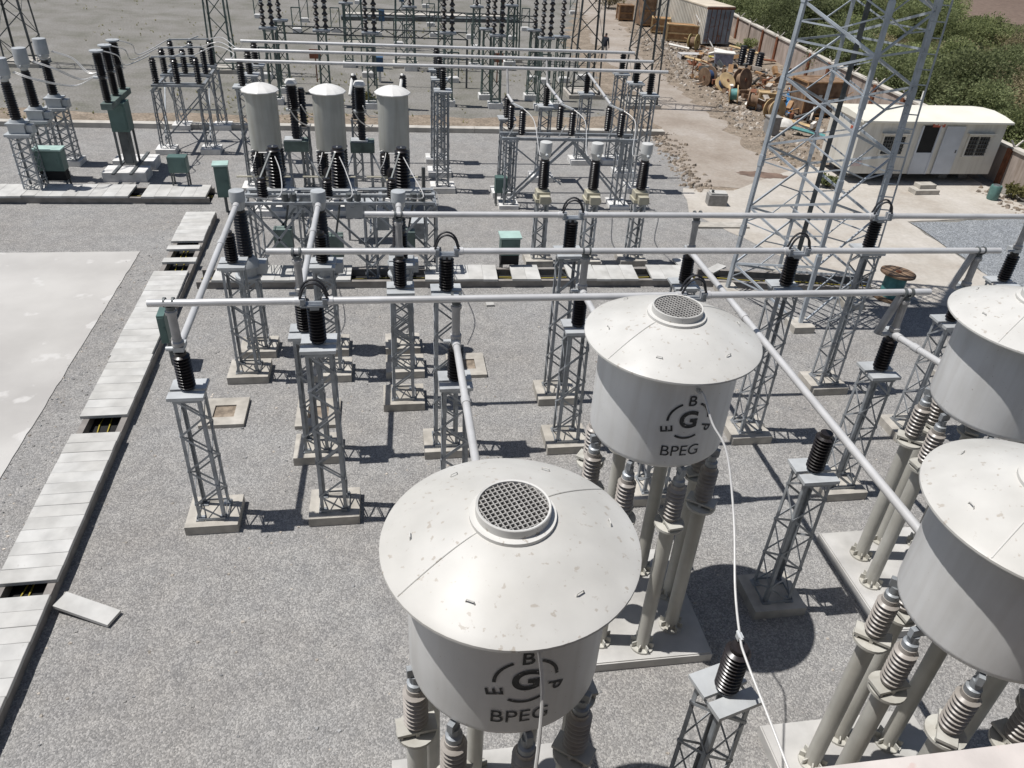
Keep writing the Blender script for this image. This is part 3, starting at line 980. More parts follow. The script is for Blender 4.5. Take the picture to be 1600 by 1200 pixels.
def make_reactor(letters):
    t = thing('air_core_reactor', 'x', 'reactor', (0, 0, 0), 0, 'cream drum reactors on legs')
    # lid: shallow dome with a turned down brim, hollow underneath
    prof = [(0.30, Z_L + 0.318), (0.36, Z_L + 0.312)]
    for k in range(1, 15):
        u = k / 14
        r = 0.36 + (R_L - 0.36) * u
        prof.append((r, Z_L + 0.02 + 0.29 * (1 - u ** 1.36)))
    prof += [(R_L + 0.012, Z_L + 0.012), (R_L + 0.014, Z_L - 0.012), (R_L - 0.004, Z_L - 0.022), (R_L - 0.03, Z_L - 0.004), (R_T * 0.8, Z_L + 0.09), (0.30, Z_L + 0.22)]
    lid = MB()
    lid.lathe(prof, 64)
    lid.f = lid.f[:-2]
    lid.mi = lid.mi[:-2]
    lid.sm = lid.sm[:-2]
    l = lid.build('lid', M['lid'], t)
    for s in (0, PI):                                    # raised seam across the dome
        sm = MB()
        a = rad(-152) + s + (0.06 if s else 0)
        ring = []
        for k in range(0, 15):
            u = k / 14
            r = 0.37 + (R_L - 0.37) * u
            z = Z_L + 0.021 + 0.29 * (1 - u ** 1.36)
            ring.append(Vector((math.cos(a) * r, math.sin(a) * r, z)))
        sm.path(ring, 0.0065, 6)
        sm.build('seam', M['lid'], l)
    for k in range(6):
        a = rad(-120 + 60 * k)
        r = 0.86
        p = Vector((math.cos(a) * r, math.sin(a) * r, Z_L + 0.02 + 0.29 * (1 - ((r - 0.36) / (R_L - 0.36)) ** 1.36)))
        u = Vector((-math.sin(a), math.cos(a), 0)) * 0.03
        MB().path([p - u * 1.3, p - u + Vector((0, 0, 0.028)), p + u + Vector((0, 0, 0.028)), p + u * 1.3], 0.006, 6).build('lifting_lug', M['lid'], l)
    MB().lathe([(0.33, Z_L + 0.28), (0.368, Z_L + 0.285), (0.368, Z_L + 0.345), (0.318, Z_L + 0.352), (0.318, Z_L + 0.43), (0.312, Z_L + 0.437), (0.296, Z_L + 0.432), (0.296, Z_L + 0.28)], 48).build('vent_collar', M['lid'], t)
    g = MB()
    n = 13
    for i in range(-n, n + 1):
        x = i * 0.0445
        if abs(x) < 0.288:
            h = math.sqrt(0.296 ** 2 - x * x)
            c, s = math.cos(0.35), math.sin(0.35)
            g.bar((x * c - (-h) * s, x * s + (-h) * c, Z_L + 0.402), (x * c - h * s, x * s + h * c, Z_L + 0.402), 0.009, 0.03)
            g.bar((-h * c - x * s, -h * s + x * c, Z_L + 0.405), (h * c - x * s, h * s + x * c, Z_L + 0.405), 0.009, 0.024)
    g.build('vent_grating', M['grate'], t)
    MB().lathe([(0, Z_L + 0.25), (0.29, Z_L + 0.25), (0.29, Z_L + 0.26), (0, Z_L + 0.26)], 32).build('vent_well_shade', M['dark'], t)  # black disc, shade inside the tank painted under the grating
    # tank
    pr = [(0.45, Z_B + 0.02), (R_T - 0.10, Z_B), (R_T - 0.03, Z_B + 0.012), (R_T - 0.004, Z_B + 0.05), (R_T, Z_B + 0.09), (R_T, Z_L - 0.1), (R_T - 0.01, Z_L + 0.06), (R_T - 0.06, Z_L + 0.06)]
    tk = MB().lathe(pr, 64)
    tank = tk.build('tank', M['tank'], t)
    if letters:
        A = rad(-88)
        R = R_T + 0.006
        e = MB()
        wrap_text(e, 'G', 0.34, A, 4.56, R, 0, (0.0, 0.0), 0.012)
        for ch, ang in (('B', 90), ('P', -28), ('E', 208)):
            wrap_text(e, ch, 0.21, A, 4.56, R, {'B': 0, 'P': -1.9, 'E': 1.75}[ch], (0.285 * math.cos(rad(ang)), 0.285 * math.sin(rad(ang))), 0.003)
        for a0, a1 in ((116, 182), (64, 2), (238, 300)):
            k = 16
            for j in range(k):
                b = len(e.v)
                for q, rr in ((j, 0.252), (j + 1, 0.252), (j + 1, 0.282), (j, 0.282)):
                    an = rad(a0 + (a1 - a0) * q / k)
                    x, y = rr * math.cos(an), rr * math.sin(an)
                    a = A + x / R
                    e.v.append((math.cos(a) * R, math.sin(a) * R, 4.56 + y))
                e.f.append((b, b + 1, b + 2, b + 3))
                e.mi.append(0)
                e.sm.append(False)
        e.build('emblem', M['black_paint'], tank)
        w = MB()
        wrap_text(w, 'BPEG', 0.23, A - 0.03, 4.08, R, 0, (0, 0), 0.0)
        w.build('lettering', M['black_paint'], tank)
    # legs
    for k in range(8):
        a = rad(-88 + 5 + 45 * k)
        cx, cy = math.cos(a) * RLEG, math.sin(a) * RLEG
        lg = MB().lathe([(0, 0.2), (0.105, 0.2), (0.105, 2.78), (0, 2.78)], 18, (cx, cy, 0)).build('leg', M['support'], t)
        fl = MB().lathe([(0.1, 0.2), (0.185, 0.2), (0.185, 0.235), (0.1, 0.235)], 20, (cx, cy, 0))
        for j in range(8):
            an = j * PI / 4 + 0.2
            p = Vector((cx + math.cos(an) * 0.145, cy + math.sin(an) * 0.145, 0.28))
            u = Vector((math.cos(an), math.sin(an), 0))
            fl.quadbox(p, u * 0.035, Vector((-u.y, u.x, 0)) * 0.008, Vector((0, 0, 0.05)))
        fl.build('base_flange', M['support'], lg)
        hf = MB().lathe([(0.06, 2.76), (0.205, 2.76), (0.205, 2.80), (0.06, 2.80)], 22, (cx, cy, 0))
        u = Vector((math.cos(a), math.sin(a), 0))
        v = Vector((-u.y, u.x, 0))
        o = Vector((cx, cy, 0))
        hf.quadbox(o + Vector((0, 0, 2.86)), u * 0.20, v * 0.10, Vector((0, 0, 0.018)))
        hf.quadbox(o + Vector((0, 0, 2.82)), u * 0.02, v * 0.10, Vector((0, 0, 0.022)))
        hf.quadbox(o + u * 0.16 + Vector((0, 0, 2.82)), u * 0.012, v * 0.10, Vector((0, 0, 0.022)))
        hf.build('top_flange', M['support'], lg)
        ii = MB()
        ins(ii, 2.88, 0.62, 0.125, 8, 0.085, (cx, cy), 20)
        ii.build('insulator', M['grey_ins'], lg)
        MB().lathe([(0, 3.5), (0.08, 3.5), (0.08, 3.57), (0.055, 3.585), (0.055, 3.68), (0, 3.68)], 14, (cx, cy, 0)).quadbox(o + Vector((0, 0, 3.73)), u * 0.075, v * 0.03, Vector((0, 0, 0.055))).build('clamp', M['steel'], lg)
    return t


rx = make_reactor(True)
rx.location = (0.925, 4.631, 0)
rx['label'] = 'nearest cream drum reactor lettered BPEG, in the bottom centre of the photo'
dup(rx, (3.499, 8.012, 0), 'cream drum reactor lettered BPEG, the farther of the two lettered tanks')
ry = make_reactor(False)
ry.location = (6.072, 4.543, 0)
ry['label'] = 'cream drum reactor without lettering, nearer of two cut by the right edge'
dup(ry, (8.8, 8.101, 0), 'cream drum reactor without lettering, farther of two cut by the right edge')
for (x, y), lb in zip(((0.925, 4.631), (3.499, 8.012), (6.072, 4.543), (8.8, 8.101)), ('concrete plinth under the nearest BPEG reactor', 'concrete plinth under the farther BPEG reactor', 'concrete plinth under the front right reactor', 'concrete plinth under the rear right reactor')):
    mb = MB()
    hw, hd, e = 1.17, 1.12, 0.02
    mb.prism([(x - hw, y - hd), (x + hw, y - hd), (x + hw, y + hd), (x - hw, y + hd)], -0.1, 0.18)
    mb.prism([(x - hw + e, y - hd + e), (x + hw - e, y - hd + e), (x + hw - e, y + hd - e), (x - hw + e, y + hd - e)], 0.178, 0.2)
    tag(mb.build('plinth', M['plinth']), lb, 'plinth', 'reactor plinths')


# ------------------------------------------------------------------ slack conductors
def smooth_pts(pts, n=8):
    pts = [Vector(p) for p in pts]
    out = []
    for i in range(len(pts) - 1):
        p0, p1, p2, p3 = pts[max(i - 1, 0)], pts[i], pts[i + 1], pts[min(i + 2, len(pts) - 1)]
        for k in range(n):
            u = k / n
            out.append(0.5 * ((2 * p1) + (p2 - p0) * u + (2 * p0 - 5 * p1 + 4 * p2 - p3) * u * u + (3 * p1 - p0 - 3 * p2 + p3) * u ** 3))
    out.append(pts[-1])
    return out


def cable(pts, r, label, m='cable', group=None, n=8, seg=8, clamps=()):
    o = MB().path(smooth_pts(pts, n), r, seg).build('cable', M[m])
    for c, dz in clamps:
        MB().box((c[0], c[1], c[2] - dz / 2), (0.055, 0.07, 0.03 + dz)).tube((c[0], c[1] - 0.06, c[2]), (c[0], c[1] + 0.06, c[2]), r * 1.5, 10).build('clamp', M['plate'], o)
    return tag(o, label, 'cable', group)


cable([(3.55, 7.10, 5.02), (3.60, 7.02, 5.0), (3.68, 6.80, 4.74), (3.79, 6.5, 4.52), (3.74, 5.9, 4.05), (3.55, 5.2, 3.70), (3.40, 4.66, 3.62), (3.36, 4.4, 3.60), (3.33, 3.6, 3.55), (3.28, 2.6, 3.5)], 0.013, 'pale conductor from the far BPEG tank drooping over the bottom lattice post', clamps=(((3.40, 4.66, 3.62), 0.03), ((3.56, 7.1, 5.02), 0.0)))
cable([(1.02, 3.72, 5.02), (1.02, 3.66, 5.0), (1.04, 3.52, 4.72), (1.02, 3.38, 4.3), (0.97, 3.2, 3.9), (0.92, 2.9, 3.5), (0.9, 2.3, 3.1)], 0.017, 'pale conductor hanging down the front of the nearest BPEG tank', clamps=(((1.02, 3.72, 5.02), 0.0),))

# ------------------------------------------------------------------ far three bus tubes and their supports
FZ = 4.42
for y, x0, x1, lb in ((28.05, -5.2, 10.1, 'front tube of the three far bus tubes beyond the cylinders'), (29.85, -5.2, 10.1, 'middle tube of the three far bus tubes beyond the cylinders'), (31.5, -5.2, 9.85, 'back tube of the three far bus tubes beyond the cylinders')):
    tag(MB().tube((x0, y + 0.03, FZ), (x1, y - 0.08, FZ), 0.058, 10).build('bus_tube', M['aluminium']), lb, 'bus tube', 'far horizontal bus tubes')


def make_far_post(tall=True, seg=10):
    t = thing('bus_support_post', 'x', 'support post', (0, 0, 0), 0, 'bus support posts in the far bay')
    zt = 3.58 if tall else 2.80
    footing(0.9, 0.8, 0.22, M['white_footing'], t)
    lattice(MB(), 0.46, 0.42, 0.22, zt, 9, 0.055, 0.034).build('lattice_column', M['steel'], t)
    MB().box((0, 0, zt + 0.03), (0.62, 0.55, 0.06)).build('cap_plate', M['plate'], t)
    ins(MB(), zt + 0.06, 0.74, 0.135, 9, 0.09, seg=12).build('insulator', M['black_ins'], t)
    return t


ft = Kit(make_far_post(True))
fs = Kit(make_far_post(False))
for x, nm in ((-4.75, 'left end'), (2.0, 'middle'), (9.55, 'right end')):
    for y, row in ((28.05, 'front'), (29.85, 'middle'), (31.5, 'back')):
        ft.put((x - (0.12 if y > 31 and x > 9 else 0), y, 0), 'lattice post at the %s of the %s far bus tube' % (nm, row))
for (x, y), lb in zip(((4.24, 27.55), (5.98, 29.3), (8.05, 31.45)), ('short lattice post left of the far disconnector frame', 'short lattice post in the middle behind the far disconnector frame', 'short lattice post at the right behind the far disconnector frame')):
    fs.put((x, y, 0), lb)

# ------------------------------------------------------------------ right hand far disconnector frame
def frame_beam(mb, p, q, w=0.1):
    mb.bar(p, q, w, w * 0.9)


t = thing('disconnector', 'galvanised disconnector frame carrying three insulator pairs, left of the dirt road', 'disconnector', (6.3, 26.45, 0), -0.02)
mb = MB()
for cx in (-2.05, 2.05):
    lattice(mb, 0.42, 0.42, 0.1, 2.45, 5, cx=cx, d0=0.7, d1=0.7)
for y in (-0.32, 0.32):
    frame_beam(mb, (-2.4, y, 2.5), (2.4, y, 2.5))
mb.bar((-2.05, -0.3, 0.3), (0.1, -0.3, 2.4), 0.08, 0.08)
mb.bar((0.1, -0.3, 2.4), (2.05, -0.3, 0.3), 0.08, 0.08)
mb.bar((-2.05, -0.3, 2.3), (-0.2, -0.3, 0.9), 0.05, 0.05)
mb.bar((-1.9, 0.3, 0.3), (0.1, 0.3, 2.4), 0.06, 0.06)
mb.bar((0.1, 0.3, 2.4), (2.05, 0.3, 0.5), 0.06, 0.06)
mb.build('frame', M['steel'], t)
for i, x in enumerate((-1.85, -0.1, 1.65)):
    for dx in (-0.14, 0.16):
        ins(MB(), 2.58, 0.85, 0.13, 10, 0.09, (x + dx, 0.28 - dx * 2.4), 12).build('insulator', M['black_ins'], t)
    MB().bar((x - 0.14, 0.62, 3.46), (x + 0.16, -0.1, 3.46), 0.05, 0.05).bar((x - 0.3, -0.2, 2.57), (x - 0.1, -0.35, 3.0), 0.05, 0.03).build('blade', M['plate'], t)
MB().box((0, 0, 0), (4.0, 0.5, 0.5)) if False else None
for cx in (-2.05, 2.05):
    MB().box((cx, 0, 0.0), (0.7, 0.95, 0.3)).build('footing', M['white_footing'], t)

# pale headed current transformers in front of it
ctp = Kit(make_ct('head_pale', 2.02, 3.26, 3.74, 0.175, 'black_ins', 'box', 'footing', 0.36))
CTP = [(4.5, 21.56), (6.0, 21.5), (7.49, 21.5)]
for (x, y), lb in zip(CTP, ('pale headed current transformer left of three behind the crossing trench', 'pale headed current transformer in the middle of three behind the crossing trench', 'pale headed current transformer right of three, nearest the mast')):
    o = ctp.put((x, y, 0), lb)
    o['group'] = 'pale headed current transformers'
for i, (x, y) in enumerate(CTP):
    bx = 6.3 + (-1.85, -0.1, 1.65)[i]
    cable([(bx + 0.16, 26.4, 3.46), (bx + 0.42, 25.6, 3.25), (x + 0.15, 23.2, 2.9), (x, y + 0.3, 3.42)], 0.014, 'slack cable from the far disconnector to the %s pale headed transformer' % ('left', 'middle', 'right')[i], group='slack cables of the far bay', seg=6)
    dx, dy = ((4.24, 27.55), (5.98, 29.3), (8.05, 31.45))[i]
    slope_tube((dx, dy, 3.62), (bx - 0.1, 27.05, 3.48), ('short tube to the left insulator pair of the far disconnector', 'sloping tube to the middle insulator pair of the far disconnector', 'long sloping tube to the right insulator pair of the far disconnector')[i], 0.05, False)
for i, ((dx, dy), y) in enumerate(zip(((4.24, 27.55), (5.98, 29.3), (8.05, 31.45)), (28.0, 29.8, 31.45))):
    tag(MB().tube((dx, dy, 3.6), (dx, y, 4.4), 0.045, 8).build('dropper_tube', M['dropper']), ('thin dropper below the front far bus tube', 'thin dropper below the middle far bus tube', 'thin dropper below the back far bus tube')[i], 'dropper', 'droppers below the far bus tubes')

# ------------------------------------------------------------------ left group: transformers, breaker, disconnector
ctl = Kit(make_ct('head_grey', 2.05, 3.72, 4.42, 0.22, 'black_ins', 'plates', 'white_footing', 0.58))
CTL = [(-11.95, 27.6), (-11.95, 29.25), (-11.9, 30.95)]
for (x, y), lb in zip(CTL, ('large two-tier grey transformer at the left edge, nearest of three', 'large two-tier grey transformer at far left, middle of three', 'large two-tier grey transformer at far left, farthest of three by the breaker')):
    o = ctl.put((x, y, 0), lb)
    o['group'] = 'large transformers at far left'

t = thing('circuit_breaker', 'green cabinet circuit breaker with three black poles at far left', 'circuit breaker', (-9.45, 29.9, 0), 0.0)
MB().box((0, -0.62, 0.1), (1.5, 0.85, 0.5)).box((0, 0.75, 0.1), (1.5, 0.85, 0.5)).build('footing', M['white_footing'], t)
mb = MB()
for x in (-0.3, 0.3):
    mb.box((x, 0.05, 0.37), (0.1, 2.6, 0.06))
    for y in (-0.25, 0.25):
        mb.bar((x * 0.85, y, 0.38), (x * 0.85, y, 1.62), 0.07, 0.07, (0, 1, 0))
mb.box((0, 0, 1.0), (0.26, 0.3, 1.2))
mb.build('support_frame', M['dark_steel'], t)
MB().box((0, 0.0, 2.1), (0.6, 0.6, 1.0)).box((0, -0.315, 2.1), (0.5, 0.03, 0.86)).build('mechanism_cabinet', M['green_box'], t)
MB().box((0, 0, 2.7), (0.36, 2.45, 0.2)).build('crosshead', M['green_steel'], t)
for y in (-0.95, 0.0, 0.95):
    i = MB()
    ins(i, 2.82, 0.78, 0.14, 12, 0.10, (0, y), 14)
    ins(i, 3.62, 0.80, 0.16, 12, 0.12, (0, y), 14)
    pole = i.build('pole', M['black_ins'], t)
    MB().lathe([(0, 4.42), (0.22, 4.42), (0.22, 4.47), (0, 4.48)], 16, (0, y, 0)).build('top_cap', M['head_grey'], pole)
    MB().tube((-0.28, y, 3.6), (0.16, y, 3.6), 0.05, 8).build('terminal', M['plate'], pole)

t = thing('disconnector', 'open lattice disconnector with nine black insulators at upper left', 'disconnector', (-7.95, 34.2, 0), 0.03)
mb = MB()
fb = lambda p, q, w=0.1: frame_beam(mb, p, q, w)
for yi, y in enumerate((-1.75, 0.0, 1.75)):
    for dy in (-0.16, 0.16):
        fb((-0.95, y + dy, 2.62), (0.95, y + dy, 2.62), 0.09)
for x in (-0.85, 0.85):
    fb((x, -2.0, 2.5), (x, 2.0, 2.5), 0.1)
    for y in (-1.75, 1.75):
        lattice(mb, 0.4, 0.3, 0.1, 2.45, 5, 0.045, 0.03, cx=x, cy=y)
for s in (-1, 1):
    mb.bar((s * 0.85, -1.75, 0.4), (s * 0.85, 0, 2.4), 0.05, 0.05)
    mb.bar((s * 0.85, 0, 2.4), (s * 0.85, 1.75, 0.4), 0.05, 0.05)
    mb.bar((-0.85, s * 1.75, 0.8), (0.85, s * 1.75, 0.8), 0.05, 0.05)
    mb.bar((-0.85, s * 1.75, 0.5), (0.85, s * 1.75, 2.2), 0.05, 0.05)
mb.build('frame', M['steel'], t)
for x in (-0.85, 0.85):
    for y in (-1.75, 1.75):
        MB().box((x, y, 0.05), (0.75, 0.75, 0.35)).build('footing', M['white_footing'], t)
for y in (-1.75, 0, 1.75):
    for x in (-0.78, 0.0, 0.78):
        k = 0.95 if x < 0.5 else 1.0
        ins(MB(), 2.68, 0.95 * k, 0.135, 10, 0.09, (x, y), 12).build('insulator', M['black_ins'], t)
    MB().bar((-0.78, y, 3.62), (0.78, y, 3.68), 0.06, 0.05).bar((0.0, y - 0.05, 3.64), (0.4, y - 0.02, 3.78), 0.05, 0.04).build('blade', M['plate'], t)

k = 0
for (x, y), yb in zip(CTL, (-0.95, 0.0, 0.95)):
    bx, by = -9.45, 29.9 + yb
    for dz, q in ((0.0, 0), (0.0, 0.12)):
        cable([(x + 0.3, y + q, 4.0), (x + 0.9, y + q + 0.1, 3.75), (bx - 1.0, by + q, 3.30), (bx - 0.28, by + q * 0.3, 3.6)], 0.017, 'thin slack jumper between a far left transformer and the green breaker', group='jumpers at the far left', seg=6)
    cable([(bx, by, 4.48), (bx + 0.5, by + 0.4, 4.25), (-9.0, by + 1.3, 3.75), (-8.75, 34.2 + (-1.75, 0, 1.75)[k], 3.66)], 0.02, 'thin slack jumper from the green breaker to the nine-insulator disconnector', group='jumpers at the far left', seg=6)
    cable([(-7.15, 34.2 + (-1.75, 0, 1.75)[k], 3.7), (-6.5, 33.5 + k * 0.9, 3.85), (-5.6, 32 + k * 0.5, 3.9), (-5.1, 28.3 + k * 1.7, 4.4)], 0.018, 'thin slack jumper from the nine-insulator disconnector to the far bus tubes', group='jumpers at the far left', seg=6)
    k += 1


# ------------------------------------------------------------------ green cabinets
def cabinet(px, py, w, d, z0, z1, label, rz=0.0, roof=True, legs=True, black=0.0, world=None):
    p = world or P(px, py)
    t = thing('cabinet', label, 'cabinet', (p.x, p.y, 0), rz, 'green kiosks and boxes')
    MB().box((0, 0, (z0 + z1) / 2), (w, d, z1 - z0)).build('body', M['green_box'], t)
    MB().box((0, -d / 2 - 0.008, (z0 + z1) / 2), (w * 0.86, 0.016, (z1 - z0) * 0.88)).box((w * 0.3, -d / 2 - 0.025, (z0 + z1) / 2), (0.03, 0.02, 0.12)).build('door', M['green_box'], t)
    if roof:
        MB().prism([(-w / 2 - 0.04, -d / 2 - 0.05), (w / 2 + 0.04, -d / 2 - 0.05), (w / 2 + 0.04, d / 2 + 0.04), (-w / 2 - 0.04, d / 2 + 0.04)], z1, z1 + 0.05).build('roof', M['pale_green'], t)
    if black:
        MB().box((0, 0, z0 - black / 2), (w * 0.96, d * 0.9, black)).build('cable_box', M['dark'], t)
    mb = MB()
    zz = z0 - black
    if legs:
        for sx in (-1, 1):
            for sy in (-1, 1):
                mb.bar((sx * (w / 2 - 0.05), sy * (d / 2 - 0.05), 0), (sx * (w / 2 - 0.05), sy * (d / 2 - 0.05), zz), 0.05, 0.05, (0, 1, 0))
    else:
        mb.tube((0, 0, 0), (0, 0, zz), 0.05, 10)
    mb.build('stand', M['dark_steel'], t)
    return t


cabinet(93, 296, 0.85, 0.42, 0.72, 1.42, 'green marshalling kiosk with black lower box at the left edge', 0, True, True, 0.34)
cabinet(287, 300, 0.62, 0.4, 0.75, 1.3, 'small green box below the nine-insulator disconnector', 0, False)
cabinet(356, 332, 0.42, 0.4, 0.6, 1.65, 'tall green cabinet with pale roof beside the left trench corner', 0.1, True, False)
cabinet(794, 424, 0.56, 0.45, 0.62, 1.15, 'green kiosk on legs behind the crossing trench in mid yard', 0, True, True, 0.3)
cabinet(781, 320, 0.42, 0.35, 0.5, 1.05, 'small dark green box at the left leg of the far disconnector', 0, False)
cabinet(272, 570, 0.16, 0.55, 0.75, 1.45, 'narrow green box on a dark post right of the left trench', 0.05, False, False)


# ------------------------------------------------------------------ tall grey cylinders with breakers beside them
def make_cyl():
    t = thing('cylinder_reactor', 'x', 'cylinder reactor', (0, 0, 0), 0, 'tall grey cylinders with white caps')
    n = 12
    prof = [(0.02, 4.20)]
    for k in range(1, 9):
        u = k / 8
        prof.append((0.585 * u, 3.98 + 0.20 * (1 - u * u)))
    prof += [(0.59, 3.955), (0.55, 3.955), (0.0, 4.06)]
    MB().lathe(prof, n, smooth=False).build('cap', M['white_paint'], t)
    MB().lathe([(0.40, 2.15), (0.49, 2.15), (0.50, 2.2), (0.50, 4.0), (0.4, 4.0)], 32).build('body', M['cyl'], t)
    sp = MB()
    for k in range(4):
        sp.bar((0, 0, 2.12), (0.6 * math.cos(k * PI / 2 + 0.6), 0.6 * math.sin(k * PI / 2 + 0.6), 2.12), 0.05, 0.07)
    sp.build('spider', M['white_paint'], t)
    for k in range(4):
        a = rad(45 + 90 * k)
        i = MB()
        ins(i, 1.33, 0.76, 0.17, 8, 0.125, (0.46 * math.cos(a), 0.46 * math.sin(a)), 14, 1.0)
        i.build('insulator', M['black_ins'], t)
    st = MB()
    for sx in (-1, 1):
        for sy in (-1, 1):
            st.bar((sx * 0.42, sy * 0.42, 0.1), (sx * 0.42, sy * 0.42, 1.2), 0.09, 0.09, (0, 1, 0))
        st.box((sx * 0.42, 0, 1.25), (0.12, 1.1, 0.14))
        st.box((0, sx * 0.42, 1.27), (0.98, 0.12, 0.11))
        st.bar((-0.42, sx * 0.45, 0.2), (0.42, sx * 0.45, 1.15), 0.05, 0.03)
    st.build('stand', M['steel'], t)
    MB().box((0.0, -0.62, 1.02), (0.62, 0.34, 0.5)).build('junction_box', M['beige_box'], t)
    MB().box((0.5, -0.1, 0.95), (0.35, 0.7, 0.42)).build('side_box', M['blue_steel'], t)
    MB().lathe([(0, 1.3), (0.1, 1.3), (0.13, 1.4), (0.13, 1.62), (0.08, 1.7), (0, 1.7)], 12, (-0.15, -0.7, 0)).build('bushing', M['black_ins'], t)
    MB().lathe([(0, 1.3), (0.1, 1.3), (0.13, 1.4), (0.13, 1.62), (0.08, 1.7), (0, 1.7)], 12, (0.18, -0.7, 0)).build('bushing', M['black_ins'], t)
    MB().box((0, 0, 0.05), (1.3, 1.3, 0.3)).build('footing', M['white_footing'], t)
    l = MB()
    for s in (-1, 1):
        l.path(smooth_pts([(s * 0.28, -0.5, 2.15), (s * 0.36, -0.72, 1.9), (s * 0.5, -0.75, 1.6), (s * 0.3, -0.8, 1.3)]), 0.013, 6)
    l.path([(-0.2, -0.56, 2.15), (0.24, -0.56, 2.15)], 0.02, 6)
    MB().tube((-0.95, -0.75, 1.42), (0.75, -0.75, 1.42), 0.03, 8).build('operating_rod', M['beige_box'], t)
    l.build('lead', M['cable'], t)
    return t


cyl = Kit(make_cyl())
CYL = [(-3.92, 26.1), (-1.83, 26.1), (0.23, 26.1)]
for (x, y), lb in zip(CYL, ('tall grey cylinder with faceted white cap, left of three', 'tall grey cylinder with faceted white cap, middle of three', 'tall grey cylinder with faceted white cap, right of three')):
    cyl.put((x, y, 0), lb)


def make_breaker():
    t = thing('breaker_pole', 'x', 'breaker pole', (0, 0, 0), 0, 'black breaker columns between the cylinders')
    MB().box((0, 0, 1.62), (0.85, 0.6, 0.36)).build('mechanism_box', M['green_steel'], t)
    MB().box((-0.1, 0, 1.82), (0.6, 0.5, 0.05)).build('cover_plate', M['plate'], t)
    i = MB()
    ins(i, 1.84, 0.95, 0.15, 9, 0.115, (0, 0), 14)
    ins(i, 2.85, 0.82, 0.20, 10, 0.15, (0, 0), 14)
    i.build('column', M['black_ins'], t)
    MB().lathe([(0, 3.67), (0.2, 3.67), (0.22, 3.73), (0.16, 3.84), (0, 3.86)], 14).build('top_cap', M['white_paint'], t)
    MB().tube((-0.25, 0, 2.82), (0.2, 0, 2.82), 0.06, 8).build('terminal', M['plate'], t)
    mb = MB()
    for s in (-1, 1):
        mb.bar((s * 0.3, 0, 0), (s * 0.3, 0, 1.46), 0.1, 0.1, (0, 1, 0))
        mb.bar((s * 0.3, -0.2, 1.45), (s * 0.95, -0.9, 0.3), 0.05, 0.05)
    mb.build('stand', M['steel'], t)
    return t


br = Kit(make_breaker())
for px, py, lb in ((463, 216, 'tall black breaker column between the left and middle grey cylinders'), (566, 218, 'tall black breaker column between the middle and right grey cylinders')):
    p = P(px, py, 1.84)
    br.put((p.x, p.y, 0), lb)
# smaller insulator columns standing behind
for (x, y, z0, h, lb) in ((-2.9, 28.5, 2.2, 1.3, 'slim black insulator column behind the left gap of the cylinders'), (-1.1, 29.2, 2.3, 1.5, 'slim black insulator column behind the middle grey cylinder'), (0.65, 29.4, 2.6, 1.2, 'slim black insulator column behind the right grey cylinder')):
    t = thing('insulator_column', lb, 'insulator column', (x, y, 0), 0, 'slim columns behind the cylinders')
    lattice(MB(), 0.36, 0.34, 0.0, z0, 5).build('lattice_column', M['steel'], t)
    ins(MB(), z0, h, 0.14, 12, 0.1, seg=12).build('insulator', M['black_ins'], t)
    if x > -2:
        MB().tube((-0.02, 0.1, z0 + h + 0.02), (-0.14, -0.55, z0 + h - 0.55), 0.06, 8).build('connection_rod', M['white_paint'], t)
for k, (a, b) in enumerate((((-3.05, 26.0), (-2.45, 26.2)), ((-1.05, 26.0), (-0.45, 26.2)), ((-2.75, 26.6), (-2.2, 27.4)), ((-0.75, 26.6), (0.0, 27.6)))):
    cable([(a[0], a[1], 3.4), (a[0] + 0.2, a[1] + 0.2, 3.0), (b[0] - 0.1, b[1] + 0.3, 2.75), (b[0], b[1], 2.9)], 0.02, 'pale jumper looping between the grey cylinders and breaker columns', group='jumpers among the cylinders', seg=6)

# ------------------------------------------------------------------ middle disconnector (in front of the cylinders)
t = thing('disconnector', 'large steel disconnector frame with three tapered insulators behind the grey headed transformers', 'disconnector', (-1.3, 20.9, 0), 0.0)
mb = MB()
Lh = 2.55
for y in (-0.55, 0.0, 0.55):
    mb.bar((-Lh, y, 2.38), (Lh, y, 2.38), 0.07, 0.07)
for x in (-Lh, -1.2, 0.3, 1.05, Lh):
    mb.bar((x, -0.6, 2.30), (x, 0.6, 2.30), 0.09, 0.06)
for x in (-Lh + 0.1, -1.0, 0.75, Lh - 0.1):
    lattice(mb, 0.34, 0.34, 0.1, 2.34, 6, 0.05, 0.035, cx=x, cy=0.0, d0=1.0, d1=1.0)
for y in (-0.56, 0.56):
    mb.bar((-Lh + 0.1, y, 2.3), (-1.0, y, 0.4), 0.06, 0.06)
    mb.bar((-Lh + 0.1, y, 0.4), (-1.0, y, 2.3), 0.06, 0.06)
    mb.bar((-1.0, y, 2.3), (0.75, y, 0.5), 0.06, 0.06)
    mb.bar((0.75, y, 2.3), (Lh - 0.1, y, 0.5), 0.06, 0.06)
    mb.bar((0.75, y, 0.5), (Lh - 0.1, y, 2.3), 0.06, 0.06)
for x in (-1.0, 0.75):
    for z in (0.7, 1.5):
        mb.bar((x, -0.5, z), (x, 0.5, z), 0.05, 0.05)
mb.build('frame', M['steel'], t)
for x in (-1.75, -0.05, 1.68):
    ins(MB(), 2.46, 1.15, 0.24, 12, 0.17, (x, 0.45), 14, 0.8).build('insulator', M['black_ins'], t)
    ins(MB(), 2.46, 0.55, 0.15, 7, 0.10, (x - 0.3, -0.35), 12, 0.9).build('insulator', M['black_ins'], t)
    MB().bar((x, 0.45, 3.62), (x - 0.3, -0.4, 3.03), 0.04, 0.03).build('blade', M['dark_steel'], t)
